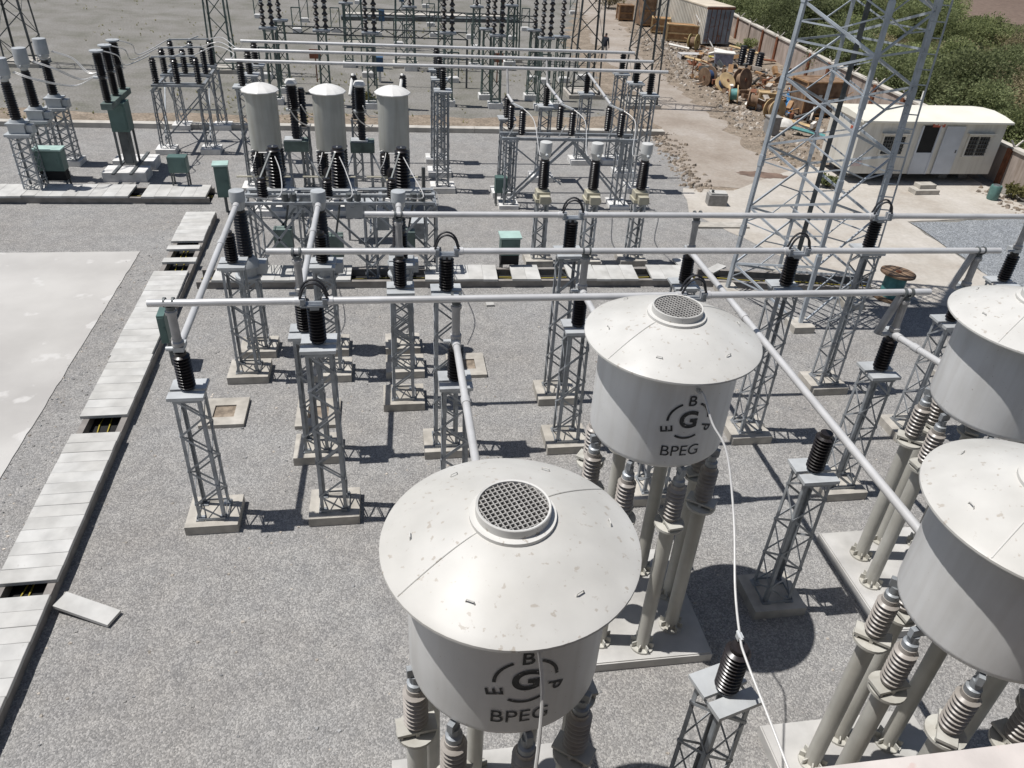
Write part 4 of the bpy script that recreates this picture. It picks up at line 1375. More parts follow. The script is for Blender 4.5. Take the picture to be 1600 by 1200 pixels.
MB().tube((-Lh, -0.25, 2.52), (Lh, -0.25, 2.52), 0.025, 8).tube((-Lh, 0.2, 2.5), (Lh, 0.2, 2.5), 0.02, 8).build('drive_rod', M['plate'], t)
MB().box((1.05, 0.8, 1.3), (0.45, 0.3, 0.4)).build('drive_box', M['head_grey'], t)
for x, z in ((-1.7, 1.1), (-0.3, 0.9), (1.75, 1.0)):
    MB().box((x, 0.1, z), (0.5, 0.36, 0.62)).build('drive_box', M['green_steel'], t)
    MB().tube((x, 0.1, z), (x + 0.3, 0.3, 2.5), 0.03, 8).build('drive_rod', M['dark_steel'], t)
for x in (-1.75, -0.05, 1.68):
    for dx in (0.28, 0.5):
        MB().tube((x + dx, -0.45, 2.42), (x + dx, -0.45, 2.62), 0.09, 10).build('bearing', M['dark_steel'], t)
    MB().box((x + 0.1, 0.25, 2.46), (0.75, 0.3, 0.08)).build('base_plate', M['plate'], t)
for i, (x, y) in enumerate(CTX):
    xx = -1.3 + (-1.75, -0.05, 1.68)[i]
    cable([(xx, 21.3, 3.45), (xx + 0.25, 20.4, 3.2), (xx + 0.45, 18.2, 3.35), (x + 0.12, y + 0.25, 3.82)], 0.014, 'pale slack jumper between the middle disconnector and a grey headed transformer', group='jumpers of the middle disconnector', seg=6)
# low control racks beneath and behind the frame
for (x, y, w, d, h, m_, lb) in ((-0.9, 23.4, 0.9, 0.5, 1.1, 'head_grey', 'grey equipment box on a stand behind the middle disconnector'), (0.9, 22.6, 0.5, 0.4, 0.7, 'steel', 'grey equipment box near the right end of the middle disconnector'), (-2.7, 23.6, 0.8, 0.5, 1.2, 'head_grey', 'grey equipment box below the left grey cylinder')):
    t = thing('equipment_box', lb, 'equipment box', (x, y, 0), 0, 'grey boxes around the middle disconnector')
    MB().box((0, 0, h), (w, d, 0.5)).build('body', M[m_], t)
    MB().box((0, 0, h + 0.27), (w + 0.08, d + 0.08, 0.04)).build('roof', M['plate'], t)
    mb = MB()
    for sx in (-1, 1):
        mb.bar((sx * (w / 2 - 0.06), 0, 0), (sx * (w / 2 - 0.06), 0, h - 0.2), 0.07, 0.07, (0, 1, 0))
    mb.build('stand', M['steel'], t)
# dark pole right of the cylinders
tag(MB().tube((1.25, 27.2, 0), (1.25, 27.2, 1.15), 0.07, 10).lathe([(0, 0), (0.2, 0), (0.2, 0.03), (0, 0.03)], 12, (1.25, 27.2, 0)).build('steel_pole', M['dark_steel']), 'dark bare pole standing between the right cylinder and the middle far posts', 'pole')

# ------------------------------------------------------------------ tall lattice mast
t = thing('lattice_mast', 'tall galvanised lattice mast rising out of the top of the photo', 'mast', (11.55, 18.75, 0))
HD0, HD1, HT = 1.80, 0.95, 26.0
phi = math.atan2(0.28, 1.0)


def leg_pt(k, z):
    r = HD0 + (HD1 - HD0) * z / HT
    a = phi * -1 + k * PI / 2
    return Vector((r * math.cos(a), r * math.sin(a), z))


for k in range(4):
    mb = MB()
    for j in range(13):
        mb.bar(leg_pt(k, j * 2.0 + (0.0 if j else 0.1)), leg_pt(k, (j + 1) * 2.0 + 0.02), 0.10, 0.10, (math.cos(k), math.sin(k), 0))
        mb.bar(leg_pt(k, (j + 1) * 2.0 - 0.15), leg_pt(k, (j + 1) * 2.0 + 0.15), 0.125, 0.125, (math.cos(k), math.sin(k), 0))
    mb.build('leg', M['mast_steel'], t)
mb = MB()
npan = 15
for k in range(4):
    k2 = (k + 1) % 4
    for j in range(npan):
        z0, z1 = 0.1 + j * (HT - 0.1) / npan, 0.1 + (j + 1) * (HT - 0.1) / npan
        up = (leg_pt(k, 1) + leg_pt(k2, 1))
        up.z = 0
        zm = (z0 + z1) / 2
        if k % 2:
            mb.bar(leg_pt(k, z0), leg_pt(k2, zm), 0.06, 0.035, up)
            mb.bar(leg_pt(k2, zm), leg_pt(k, z1), 0.06, 0.035, up)
        else:
            mb.bar(leg_pt(k, zm), leg_pt(k2, z0), 0.06, 0.035, up)
            mb.bar(leg_pt(k2, z1), leg_pt(k, zm), 0.06, 0.035, up)
        a0_, a1_ = (k, k2) if k % 2 else (k2, k)
        q0 = (leg_pt(a0_, z0) + leg_pt(a1_, zm)) / 2
        q1 = (leg_pt(a0_, z1) + leg_pt(a1_, zm)) / 2
        mb.bar(q0, leg_pt(a0_, zm), 0.035, 0.02, up)
        mb.bar(q1, leg_pt(a0_, zm), 0.035, 0.02, up)
        mb.bar(q0, leg_pt(a1_, q0.z), 0.035, 0.02, up)
        if j % 4 == 3:
            mb.bar(leg_pt(k, z1), leg_pt(k2, z1), 0.05, 0.012, up)
mb.build('bracing', M['mast_steel'], t)
mb = MB()
for s in (0.0, 0.36):
    mb.bar(leg_pt(0, 0.1) * 1.0 + Vector((-0.42 + s, -0.5 - s * 0.28, 0)), leg_pt(0, 20) + Vector((-0.42 + s, -0.35 - s * 0.28, 0)), 0.04, 0.04)
for j in range(56):
    z = 0.35 + j * 0.35
    q = leg_pt(0, z) + Vector((-0.42, -0.5 + 0.15 * z / 20, 0))
    mb.bar(q, q + Vector((0.36, -0.10, 0)), 0.025, 0.025)
mb.build('ladder', M['mast_steel'], t)
mb = MB()
a0, a1 = Vector((0.05, 0.2, 0.1)), Vector((0.12, 0.22, 25))
mb.bar(a0, a1, 0.12, 0.05, (0, 1, 0))
mb.build('cable_run', M['dark_steel'], t)
for k in range(4):
    p = leg_pt(k, 0.0)
    MB().box((p.x, p.y, 0.05), (0.6, 0.6, 0.3)).build('footing', M['footing'], t)
mb = MB()
mb.box((0.35, -1.0, 8.95), (3.4, 1.7, 0.06))  # deck added out of view, offset for the shadow it casts beside the drum
for z in (15.0, 20.5):
    mb.lathe([(0, z), (1.75, z), (1.75, z + 0.06), (0, z + 0.06)], 4)
    for k in range(4):
        p = leg_pt(k, z)
        mb.bar(p, p + Vector((0, 0, 1.0)), 0.05, 0.05, (0, 1, 0))
mb.build('unseen_platform', M['mast_steel'], t)

# lying cable drum at the foot of the mast
def drum(loc, r, w, axis, fm, cm, label, rz=0.0, cats='cable drum', slats=True):
    t = thing('cable_drum', label, cats, loc, rz, 'wooden cable drums')
    Z = Vector(axis).normalized()
    for s in (-1, 1):
        MB().lathe([(0.06, 0), (r, 0), (r, 0.06), (0.06, 0.06)], 26, Z * (s * w / 2 - (0.06 if s > 0 else 0)), axis).build('flange', M[fm], t)
    MB().lathe([(r * 0.62, -w / 2 + 0.05), (r * 0.62, w / 2 - 0.05)], 22, (0, 0, 0), axis).build('core', M[cm], t)
    hub = MB().lathe([(0.0, -w / 2 - 0.03), (r * 0.16, -w / 2 - 0.03), (r * 0.16, w / 2 + 0.03), (0, w / 2 + 0.03)], 12, (0, 0, 0), axis)
    hub.build('hub', M['rust'], t)
    return t


drum((14.85, 18.75, 0.42), 0.50, 0.82, (0.05, 0.02, 1), 'old_wood', 'teal', 'cable drum lying flat on the apron edge right of the mast')

# concrete block and sheet by the mast
t = thing('concrete_block', 'grey concrete block with slabs stacked on it left of the mast', 'concrete block', P(1118, 320), -0.1)
MB().box((0, 0, 0.22), (0.72, 0.42, 0.42)).build('block', M['block'], t)
MB().box((0.02, 0.02, 0.465), (0.62, 0.36, 0.06)).build('slab', M['slab'], t)
MB().box((-0.22, -0.05, 0.545), (0.08, 0.08, 0.1)).build('stub', M['dark_steel'], t)

# ------------------------------------------------------------------ site cabin
CX0, CX1, CY0, CY1 = 18.95, 25.5, 28.95, 31.4
t = thing('site_cabin', 'long cream portable cabin with barred windows on the right', 'cabin', (0, 0, 0))
zb, zt = 0.42, 2.55
MB().box(((CX0 + CX1) / 2, (CY0 + CY1) / 2, (zb + zt) / 2), (CX1 - CX0, CY1 - CY0, zt - zb)).build('wall', M['cabin_wall'], t)
rf = MB()
cyc = (CY0 + CY1) / 2
sec = [(CY0 - 0.16, zt - 0.02), (CY0 - 0.16, zt + 0.06), (CY0 + 0.5, zt + 0.17), (cyc, zt + 0.22), (CY1 - 0.5, zt + 0.17), (CY1 + 0.16, zt + 0.06), (CY1 + 0.16, zt - 0.02)]
b0 = len(rf.v)
for x in (CX0 - 0.08, CX1 + 0.16):
    rf.v += [(x, y, z) for y, z in sec]
n = len(sec)
for i in range(n):
    i2 = (i + 1) % n
    rf.f.append((b0 + i, b0 + n + i, b0 + n + i2, b0 + i2))
rf.f.append(tuple(b0 + i for i in range(n)))
rf.f.append(tuple(b0 + n + i for i in reversed(range(n))))
rf.mi += [0] * (n + 2)
rf.sm += [False] * (n + 2)
rf.build('roof', M['cabin_roof'], t)
sk = MB()
for x in (CX0 + 0.7, CX0 + 2.8, CX0 + 5.0, CX1 - 0.6):
    for y in (CY0 + 0.9, CY1 - 0.3):
        sk.box((x, y, 0.20), (0.4, 0.4, 0.42))
sk.build('skid_blocks', M['block'], t)
MB().box(((CX0 + CX1) / 2, (CY0 + CY1) / 2, 0.40), (CX1 - CX0 - 0.3, CY1 - CY0 - 0.3, 0.06)).build('underframe', M['dark_steel'], t)


def cabin_window(x, z, w, h):
    f = MB()
    y = CY0 - 0.03
    for s in (-1, 1):
        f.box((x + s * (w / 2 + 0.035), y, z), (0.07, 0.08, h + 0.14))
        f.box((x, y, z + s * (h / 2 + 0.035)), (w, 0.08, 0.07))
    f.box((x, y, z), (0.05, 0.07, h))
    o = f.build('window', M['cabin_wall'], t)
    MB().box((x, y + 0.025, z), (w, 0.02, h)).build('pane', M['glass_dark'], o)
    g = MB()
    for i in range(1, 8):
        g.box((x - w / 2 + w * i / 8, y - 0.055, z), (0.018, 0.018, h))
    for i in range(1, 5):
        g.box((x, y - 0.062, z - h / 2 + h * i / 5), (w, 0.018, 0.018))
    g.build('bars', M['dark_steel'], o)
    MB().box((x, CY0 - 0.1, z + h / 2 + 0.12), (w + 0.3, 0.2, 0.03)).build('hood', M['cabin_wall'], o)


cabin_window(20.55, 1.62, 0.95, 0.72)
cabin_window(24.42, 1.62, 0.95, 0.78)
d = MB().box((22.05, CY0 - 0.03, 0.88), (0.74, 0.05, 0.9)).box((22.44, CY0 - 0.04, 1.43), (0.06, 0.08, 2.0)).box((21.66, CY0 - 0.04, 1.43), (0.06, 0.08, 2.0)).build('door', M['door_blue'], t)
MB().box((22.05, CY0 - 0.01, 1.88), (0.72, 0.05, 1.1)).build('door_opening_shade', M['dark'], d)  # flat black panel, the unlit room behind is put into its colour
d = MB().box((23.15, CY0 - 0.05, 1.43), (0.86, 0.05, 1.98)).build('door', M['door_blue'], t)
MB().box((23.48, CY0 - 0.09, 1.4), (0.04, 0.04, 0.12)).build('handle', M['dark_steel'], d)
sg = MB().box((22.35, CY0 - 0.03, 2.47), (0.55, 0.04, 0.2)).build('sign', M['red_sign'], t)
MB().box((22.2, CY0 - 0.055, 2.49), (0.12, 0.01, 0.05)).box((22.38, CY0 - 0.055, 2.47), (0.16, 0.01, 0.05)).box((22.5, CY0 - 0.055, 2.49), (0.06, 0.01, 0.06)).build('sign_marks', M['cabin_wall'], sg)
MB().box((CX0 - 0.02, CY0 + 0.55, 2.1), (0.04, 0.3, 0.22)).build('sign', M['red_sign'], t)
MB().box((19.2, CY0 - 0.015, 0.85), (0.42, 0.02, 0.22)).build('faded_notice', mat('faded_pink', (0.60, 0.48, 0.46), 0.7), t)
MB().box((22.9, CY1 - 0.1, zt + 0.4), (0.06, 0.06, 0.6)).build('roof_stub', M['white_paint'], t)
t = thing('step', 'concrete step blocks below the cabin door', 'step', P(1442, 302), 0.03)
MB().box((0, 0, 0.1), (1.1, 0.5, 0.2)).box((0.1, 0.15, 0.28), (0.75, 0.42, 0.17)).build('step_block', M['footing'], t)
t = thing('waste_bin', 'small green barrel at the right corner of the apron', 'barrel', P(1549, 312), 0)
MB().lathe([(0, 0.02), (0.2, 0.02), (0.22, 0.1), (0.22, 0.52), (0.2, 0.6), (0, 0.6)], 16).build('body', mat('barrel_green', (0.10, 0.20, 0.18), 0.6), t)
MB().lathe([(0, 0.60), (0.15, 0.60), (0.13, 0.63), (0, 0.64)], 14).build('lid', M['dark_steel'], t)

# ------------------------------------------------------------------ boundary wall with Y posts
wp = [(25.55, 8.0), (25.75, 20.0), (26.25, 29.5), (27.0, 45.0), (28.2, 62.0), (30.0, 82.0)]
wm, cp = MB(), MB()
t = thing('boundary_wall', 'rendered boundary wall with coping along the scrub behind the cabin', 'wall', (0, 0, 0))
for a, b in zip(wp[:-1], wp[1:]):
    wm.bar((*a, 0.7), (*b, 0.7), 0.22, 1.6)
    cp.bar((*a, 1.55), (*b, 1.55), 0.36, 0.1)
wm.build('wall', M['wall'], t)
cp.build('coping', M['coping'], t)
for i in range(24):
    y = 8.6 + i * 2.9
    for a, b in zip(wp[:-1], wp[1:]):
        if a[1] <= y < b[1]:
            x = a[0] + (b[0] - a[0]) * (y - a[1]) / (b[1] - a[1])
    MB().box((x - 0.16, y, 0.75), (0.14, 0.24, 1.58)).build('pier', M['rust'] if i % 3 else M['wall'], t)
    MB().bar((x, y, 1.58), (x + 0.28, y, 1.88), 0.06, 0.06).bar((x, y, 1.58), (x - 0.28, y, 1.88), 0.06, 0.06).build('wire_arm', M['coping'], t)

# ------------------------------------------------------------------ container and the scrap along the road
t = thing('shipping_container', 'cream container with blue-grey doors near the top right', 'container', (25.05, 60.0, 0), rad(8.5))
cw, cl, chh = 2.35, 8.5, 2.6
mb = MB().box((0, cl / 2, chh / 2 + 0.1), (cw - 0.08, cl, chh - 0.1))
for i in range(34):
    for s in (-1, 1):
        mb.box((s * (cw / 2 - 0.02), 0.2 + i * 0.245, chh / 2 + 0.1), (0.04, 0.12, chh - 0.3))
mb.build('body', M['container'], t)
MB().box((0, cl / 2, chh + 0.1), (cw + 0.02, cl + 0.04, 0.08)).build('roof', M['cont_roof'], t)
for s in (-1, 1):
    d = MB().box((s * 0.57, -0.04, chh / 2 + 0.08), (1.08, 0.06, chh - 0.2)).build('door', M['cont_door'], t)
    lb = MB()
    for o in (-0.22, 0.22):
        lb.tube((s * 0.57 + o, -0.1, 0.25), (s * 0.57 + o, -0.1, chh - 0.05), 0.02, 6)
    lb.build('lock_rod', M['rust'], d)
MB().box((0, -0.05, chh / 2 + 0.08), (0.05, 0.09, chh - 0.2)).box((0, -0.05, chh - 0.0), (cw, 0.1, 0.12)).build('door_frame', M['rust'], t)


def crate(px, py, size, rz, m_, label, slat=True):
    p = P(px, py)
    t = thing('wooden_crate', label, 'crate', (p.x, p.y, 0), rz, 'timber crates along the road')
    w, d, h = size
    mb = MB().box((0, 0, h / 2 + 0.08), (w - 0.05, d - 0.05, h - 0.05))
    mb.build('panel', M[m_], t)
    b = MB()
    for sx in (-1, 1):
        for sy in (-1, 1):
            b.box((sx * w / 2, sy * d / 2, h / 2 + 0.08), (0.1, 0.1, h + 0.02))
        b.box((sx * w / 2, 0, h + 0.04), (0.08, d, 0.08))
        b.box((0, sx * d / 2, h + 0.04), (w, 0.08, 0.08))
        b.box((0, sx * (d / 2 + 0.01), 0.18), (w, 0.06, 0.1))
        b.box((0, sx * (d / 2 + 0.01), h * 0.55), (w, 0.06, 0.1))
        b.box((sx * 0.3, 0, 0.04), (0.1, d, 0.08))
    b.build('batten', M['pale_wood' if m_ != 'old_wood' else 'wood'], t)
    return t


crate(1268, 178, (2.3, 1.5, 1.75), 0.1, 'old_wood', 'big dark timber crate with a pale label, beside the blue tarpaulin')
MB().box((-0.3, -0.79, 1.1), (0.22, 0.02, 0.16)).build('paper_label', M['sack'], col.objects['wooden_crate'])
crate(1012, 40, (1.9, 1.5, 2.3), 0.1, 'old_wood', 'very tall brown timber crate at the top edge left of the container')
crate(1066, 66, (2.6, 0.9, 1.2), -0.25, 'wood', 'low orange timber crate along the left side of the container')
crate(1030, 52, (1.4, 1.0, 1.1), -0.3, 'wood', 'small orange timber crate between the container and tall crate')
crate(1200, 160, (1.2, 0.7, 0.5), -0.3, 'pale_wood', 'low pale timber crate among the drums, left of the mast leg')
crate(975, 32, (1.2, 0.9, 1.2), 0.0, 'old_wood', 'brown timber crate nearest the green roadside bush')


def rubble_pt(px, py, z):
    return P(px, py, z)


for px, py, r, w, ax, fm, cm, lb in ((1084, 66, 0.62, 0.6, (1, -0.9, 0.1), 'yellow_wood', 'old_wood', 'upright drum with yellow flange below the container door'),
                                     (1106, 120, 0.62, 0.55, (1, 0.35, 0.1), 'old_wood', 'navy', 'cable drum with dark blue cable, leftmost of the scrap drums'),
                                     (1133, 130, 0.6, 0.5, (0.3, -0.8, 0.8), 'pale_wood', 'navy', 'tilted cable drum with pale flange and blue core'),
                                     (1160, 126, 0.72, 0.5, (0.6, -1, 0.3), 'old_wood', 'old_wood', 'brown cable drum with a broad bare flange in the scrap heap'),
                                     (1146, 148, 0.55, 0.5, (1, -0.4, 0.15), 'pale_wood', 'teal', 'cable drum with teal cable nearest the dirt road'),
                                     (1176, 158, 0.55, 0.55, (1, -0.5, 0.0), 'old_wood', 'old_wood', 'dark wooden drum beside the teal cable drum'),
                                     (1210, 172, 0.62, 0.5, (0.25, -1, 0.1), 'pale_wood', 'old_wood', 'pale wooden drum leaning by the mast leg')):
    r *= 0.88
    p = P(px, py, r * 0.9)
    drum((p.x, p.y, r * 0.95), r, w, ax, fm, cm, lb)
# black cylindrical bushings standing in the scrap
for i, (px, py) in enumerate(((1157, 102), (1169, 108), (1183, 114))):
    p = P(px, py)
    o = ins(MB(), 0, 1.25, 0.26, 8, 0.2, seg=12).build('scrap_insulator', M['black_ins'])
    o.location = p
    tag(o, 'black insulator standing in the scrap heap', 'insulator', 'black insulators in the scrap heap')
p = P(1128, 104)
t = thing('pallet_stack', 'grey-white packed pallet between blue drum and black insulators', 'pallet', p, -0.3)
MB().box((0, 0, 0.5), (1.2, 0.9, 0.75)).build('load', mat('packed_load', (0.30, 0.31, 0.38), 0.6, 0, 0.15, 6.0), t)
MB().box((0, 0, 0.91), (1.35, 1.0, 0.07)).box((0, 0, 0.07), (1.2, 0.9, 0.12)).build('board', M['sack'], t)
for px, py, s, lb in ((1220, 200, 0.42, 'white sack bulging beside the dark block near the mast leg'), (1180, 168, 0.4, 'white sack in front of the dark wooden drum')):
    p = P(px, py)
    o = MB().lathe([(0, 0), (s * 1.1, 0), (s * 1.25, s * 0.4), (s * 0.9, s * 0.95), (s * 0.3, s * 1.2), (0, s * 1.2)], 12).build('sack', M['sack'])
    o.location = p
    o.scale = (1.3, 0.9, 1)
    tag(o, lb, 'sack')
p = P(1203, 210)
tag(MB().box((0, 0, 0.42), (0.6, 0.55, 0.84)).box((0, 0, 0.86), (0.68, 0.6, 0.05)).build('junction_pillar', M['block'], loc=p), 'dark square pillar at the edge of the dirt road', 'pillar')
p = P(1232, 172)
tp = MB()
for i in range(6):
    for j in range(8):
        f = lambda a, b: (-0.25 + a * 0.12 + 0.05 * math.sin(b * 2.1), -0.1 * b + 0.06 * math.sin(a * 3 + b), 1.15 - b * 0.15 + 0.05 * math.sin(a * 2.3))
        tp.poly([f(i, j), f(i + 1, j), f(i + 1, j + 1), f(i, j + 1)])
o = tp.build('tarpaulin', M['tarp'], loc=p)
o.rotation_euler = (0, 0, -0.5)
so = o.modifiers.new('thickness', 'SOLIDIFY')
so.thickness = 0.01
tag(o, 'bright blue tarpaulin hanging at the left of the big dark crate', 'tarpaulin')
for i, (px, py, l, rz, mm, lb) in enumerate(((1090, 100, 1.9, -0.6, 'pale_wood', 'pale plank fallen in front of the yellow drum'), (1140, 88, 2.4, -0.5, 'sack', 'long white plank behind the packed pallet'), (1165, 84, 2.6, -0.55, 'pale_wood', 'long pale plank pointing at the boundary wall'), (1120, 96, 1.4, 0.2, 'yellow', 'yellow sheeting heap behind the packed pallet'), (1245, 200, 2.0, -0.6, 'pale_wood', 'long plank in front of the big dark crate'), (1262, 214, 1.8, -0.5, 'teal', 'pale green board lying below the big dark crate'), (1200, 100, 1.3, 0.4, 'rust', 'rusty red sheet leaning among the scrap'), (1060, 78, 1.5, -0.3, 'sack', 'white board between the yellow drum and road'))):
    p = P(px, py)
    o = MB().box((0, 0, 0), (l, 0.28, 0.06)).build('plank', M[mm])
    o.location = (p.x, p.y, 0.25)
    o.rotation_euler = (0.2, 0.12, rz)
    tag(o, lb, 'plank')
tag(MB().tube((0, 0, 0), (-1.2, 1.5, 2.0), 0.05, 8).build('white_pole', M['white_paint'], loc=P(1114, 74)), 'white pole leaning against the container door', 'pole')
tag(MB().box((0, 0, 0.55), (0.05, 0.05, 1.1)).build('stake', M['rust'], loc=P(1081, 118)), 'rusty upright stake at the roadside', 'stake')
tag(MB().tube((0, 0, 0), (0.05, 0, 4.6), 0.06, 8).build('steel_pole', M['dark_steel'], loc=P(1033, 78)), 'thin dark pole in front of the orange crates by the container', 'pole')
tag(MB().box((0, 0, 0.35), (1.6, 0.8, 0.02)).box((-0.75, 0, 0.17), (0.05, 0.8, 0.34)).box((0.75, 0, 0.17), (0.05, 0.8, 0.34)).build('low_table', mat('pale_sheet', (0.52, 0.50, 0.48), 0.6), loc=P(1077, 92)), 'pale grey sheet lying raised at the roadside below the yellow drum', 'sheet')


# rubble as one uncountable mass
def rubble(name, polys, n, smin, smax, seed, m_):
    rnd = random.Random(seed)
    mb = MB()
    for _ in range(n):
        a, b, wd = polys[rnd.randrange(len(polys))]
        u = rnd.random()
        x = a[0] + (b[0] - a[0]) * u + rnd.gauss(0, wd)
        y = a[1] + (b[1] - a[1]) * u + rnd.gauss(0, wd * 0.6)
        s = smin + (smax - smin) * rnd.random() ** 3
        base = len(mb.v)
        ang = rnd.random() * PI
        vs = []
        for q in range(5):
            an = ang + q * 2 * PI / 5
            vs.append((x + math.cos(an) * s * rnd.uniform(0.7, 1.2), y + math.sin(an) * s * rnd.uniform(0.5, 1.0), 0.0))
        top = [(v[0] * 0.6 + x * 0.4, v[1] * 0.6 + y * 0.4, s * rnd.uniform(0.4, 0.9)) for v in vs]
        mb.v += vs + top
        for q in range(5):
            q2 = (q + 1) % 5
            mb.f.append((base + q, base + q2, base + 5 + q2, base + 5 + q))
        mb.f.append(tuple(base + 5 + q for q in range(5)))
        k = rnd.randrange(3)
        mb.mi += [k] * 6
        mb.sm += [False] * 6
    o = mb.build(name, m_)
    return tag(o, kind='stuff')


tag(rubble('rubble', [((18.2, 31), (19.5, 45), 0.7), ((19.5, 45), (21.5, 62), 1.0), ((20.5, 33), (23.5, 50), 1.6), ((22, 44), (25, 62), 1.6), ((18.3, 47), (21, 66), 0.8)], 4600, 0.03, 0.17, 4, [M['rock'], M['soil'], M['rubble_pale']]), 'loose rubble and broken timber spread along the right of the dirt road', 'rubble')
tag(rubble('roadside_stones', [((12.2, 28), (12.7, 33), 0.35), ((12.7, 33), (12.9, 37), 0.4), ((24.6, 22), (24.9, 28), 0.3)], 900, 0.03, 0.16, 5, [M['rock'], M['soil'], M['rock']]), 'brown stones heaped along the left shoulder of the dirt road', 'stones')

def debris():
    rnd = random.Random(19)
    mb = MB()
    for _ in range(620):
        px, py = rnd.uniform(1075, 1330), rnd.uniform(70, 215)
        lo = 66 + (px - 1075) * 0.40
        if not (lo - 4 < py < lo + 62):
            continue
        p = P(px, py)
        if p.x > 25.6 + (p.y - 29) * 0.045:
            continue
        l = rnd.uniform(0.15, 0.9) * rnd.choice((0.6, 1.0, 1.3))
        a, e = rnd.random() * PI, rnd.gauss(0, 0.35)
        u = Vector((math.cos(a) * math.cos(e), math.sin(a) * math.cos(e), math.sin(e)))
        v = u.cross(Vector((0, 0, 1))).normalized()
        w = v.cross(u)
        th = rnd.choice((0.02, 0.03, 0.05, 0.12))
        mb.quadbox(p + Vector((0, 0, abs(u.z) * l / 2 + th + rnd.random() ** 2 * 0.35)), u * l / 2, v * rnd.uniform(0.04, 0.16), w * th, rnd.choices(range(7), (4, 4, 3, 2, 1.6, 0.7, 0.4))[0])
    return mb.build('debris', [M['wood'], M['old_wood'], M['rust'], M['rubble_pale'], M['dark_steel'], M['sack'], M['navy']])


tag(debris(), 'jumble of broken planks, sheets and scrap between the road and boundary wall', 'debris', kind='stuff')

tag(rubble('loose_stones', [((-4.5, 4.5), (-4.5, 19), 1.2), ((-2, 4), (-2, 19), 1.4), ((1, 6), (1, 19), 1.6), ((5, 6), (6, 19), 2.0), ((9, 11), (10, 19), 1.6), ((-7, 10), (-7, 25), 0.25), ((-7.4, 4), (-7.5, 22.6), 0.12)], 5200, 0.012, 0.045, 8, [M['pebble'], M['rubble_pale'], M['block']]), 'loose pebbles lying on the gravel of the near yard', 'pebbles')

# ------------------------------------------------------------------ person on the road
def make_person():
    me = bpy.data.meshes.new('person')
    J = {'pel': (0, 0, 0.92), 'spine': (0, 0.02, 1.15), 'chest': (0, 0.03, 1.36), 'neck': (0, 0.02, 1.50), 'head': (0, -0.02, 1.60), 'crown': (0, -0.02, 1.70),
         'lsh': (-0.19, 0.02, 1.40), 'lel': (-0.25, 0.04, 1.13), 'lwr': (-0.24, -0.08, 0.90), 'rsh': (0.19, 0.02, 1.40), 'rel': (0.26, 0.03, 1.13), 'rwr': (0.26, -0.06, 0.90),
         'lhip': (-0.1, 0, 0.88), 'lkn': (-0.11, -0.08, 0.48), 'lan': (-0.11, -0.02, 0.08), 'lto': (-0.11, -0.16, 0.04), 'rhip': (0.1, 0, 0.88), 'rkn': (0.11, 0.02, 0.48), 'ran': (0.11, 0.12, 0.08), 'rto': (0.11, -0.02, 0.04)}
    rr = {'pel': 0.14, 'spine': 0.13, 'chest': 0.15, 'neck': 0.06, 'head': 0.095, 'crown': 0.08, 'lsh': 0.065, 'lel': 0.05, 'lwr': 0.035, 'rsh': 0.065, 'rel': 0.05, 'rwr': 0.035,
          'lhip': 0.095, 'lkn': 0.062, 'lan': 0.045, 'lto': 0.04, 'rhip': 0.095, 'rkn': 0.062, 'ran': 0.045, 'rto': 0.04}
    ks = list(J)
    ed = [('pel', 'spine'), ('spine', 'chest'), ('chest', 'neck'), ('neck', 'head'), ('head', 'crown'), ('chest', 'lsh'), ('lsh', 'lel'), ('lel', 'lwr'), ('chest', 'rsh'), ('rsh', 'rel'), ('rel', 'rwr'),
          ('pel', 'lhip'), ('lhip', 'lkn'), ('lkn', 'lan'), ('lan', 'lto'), ('pel', 'rhip'), ('rhip', 'rkn'), ('rkn', 'ran'), ('ran', 'rto')]
    # hands: palm and five short fingers each
    for s, w in (('l', -1), ('r', 1)):
        wx, wy, wz = J[s + 'wr']
        J[s + 'palm'] = (wx, wy - 0.03, wz - 0.08)
        rr[s + 'palm'] = 0.03
        ed.append((s + 'wr', s + 'palm'))
        for f in range(5):
            J['%sf%d' % (s, f)] = (wx + (f - 2) * 0.012, wy - 0.03 + (f - 2) * 0.016, wz - (0.15 if f else 0.11))
            rr['%sf%d' % (s, f)] = 0.009
            ed.append((s + 'palm', '%sf%d' % (s, f)))
    ks = list(J)
    me.from_pydata([J[k] for k in ks], [(ks.index(a), ks.index(b)) for a, b in ed], [])
    ob = bpy.data.objects.new('person', me)
    col.objects.link(ob)
    sk = ob.modifiers.new('skin', 'SKIN')
    for i, k in enumerate(ks):
        me.skin_vertices[0].data[i].radius = (rr[k], rr[k])
    me.skin_vertices[0].data[0].use_root = True
    sb = ob.modifiers.new('sub', 'SUBSURF')
    sb.levels = sb.render_levels = 1
    bpy.context.view_layer.update()
    m2 = bpy.data.meshes.new_from_object(ob.evaluated_get(bpy.context.evaluated_depsgraph_get()))
    bpy.data.objects.remove(ob)
    for mm in ('skin', 'shirt', 'trousers', 'hair'):
        m2.materials.append(M[mm])
    for p in m2.polygons:
        c = p.center
        arm = abs(c.x) > 0.21 and c.z < 1.1
        p.material_index = 3 if c.z > 1.63 or (c.z > 1.55 and c.y > 0.03) else 0 if c.z > 1.47 or (arm and c.z < 0.97) else 1 if c.z > 0.9 else 2 if c.z > 0.09 else 3
        p.use_smooth = True
    o = bpy.data.objects.new('person', m2)
    col.objects.link(o)
    return o


pp = make_person()
pp.location = P(943, 94)
pp.rotation_euler = (0, 0, 2.4)
tag(pp, 'person in dark shirt walking on the dirt road near the top', 'person')

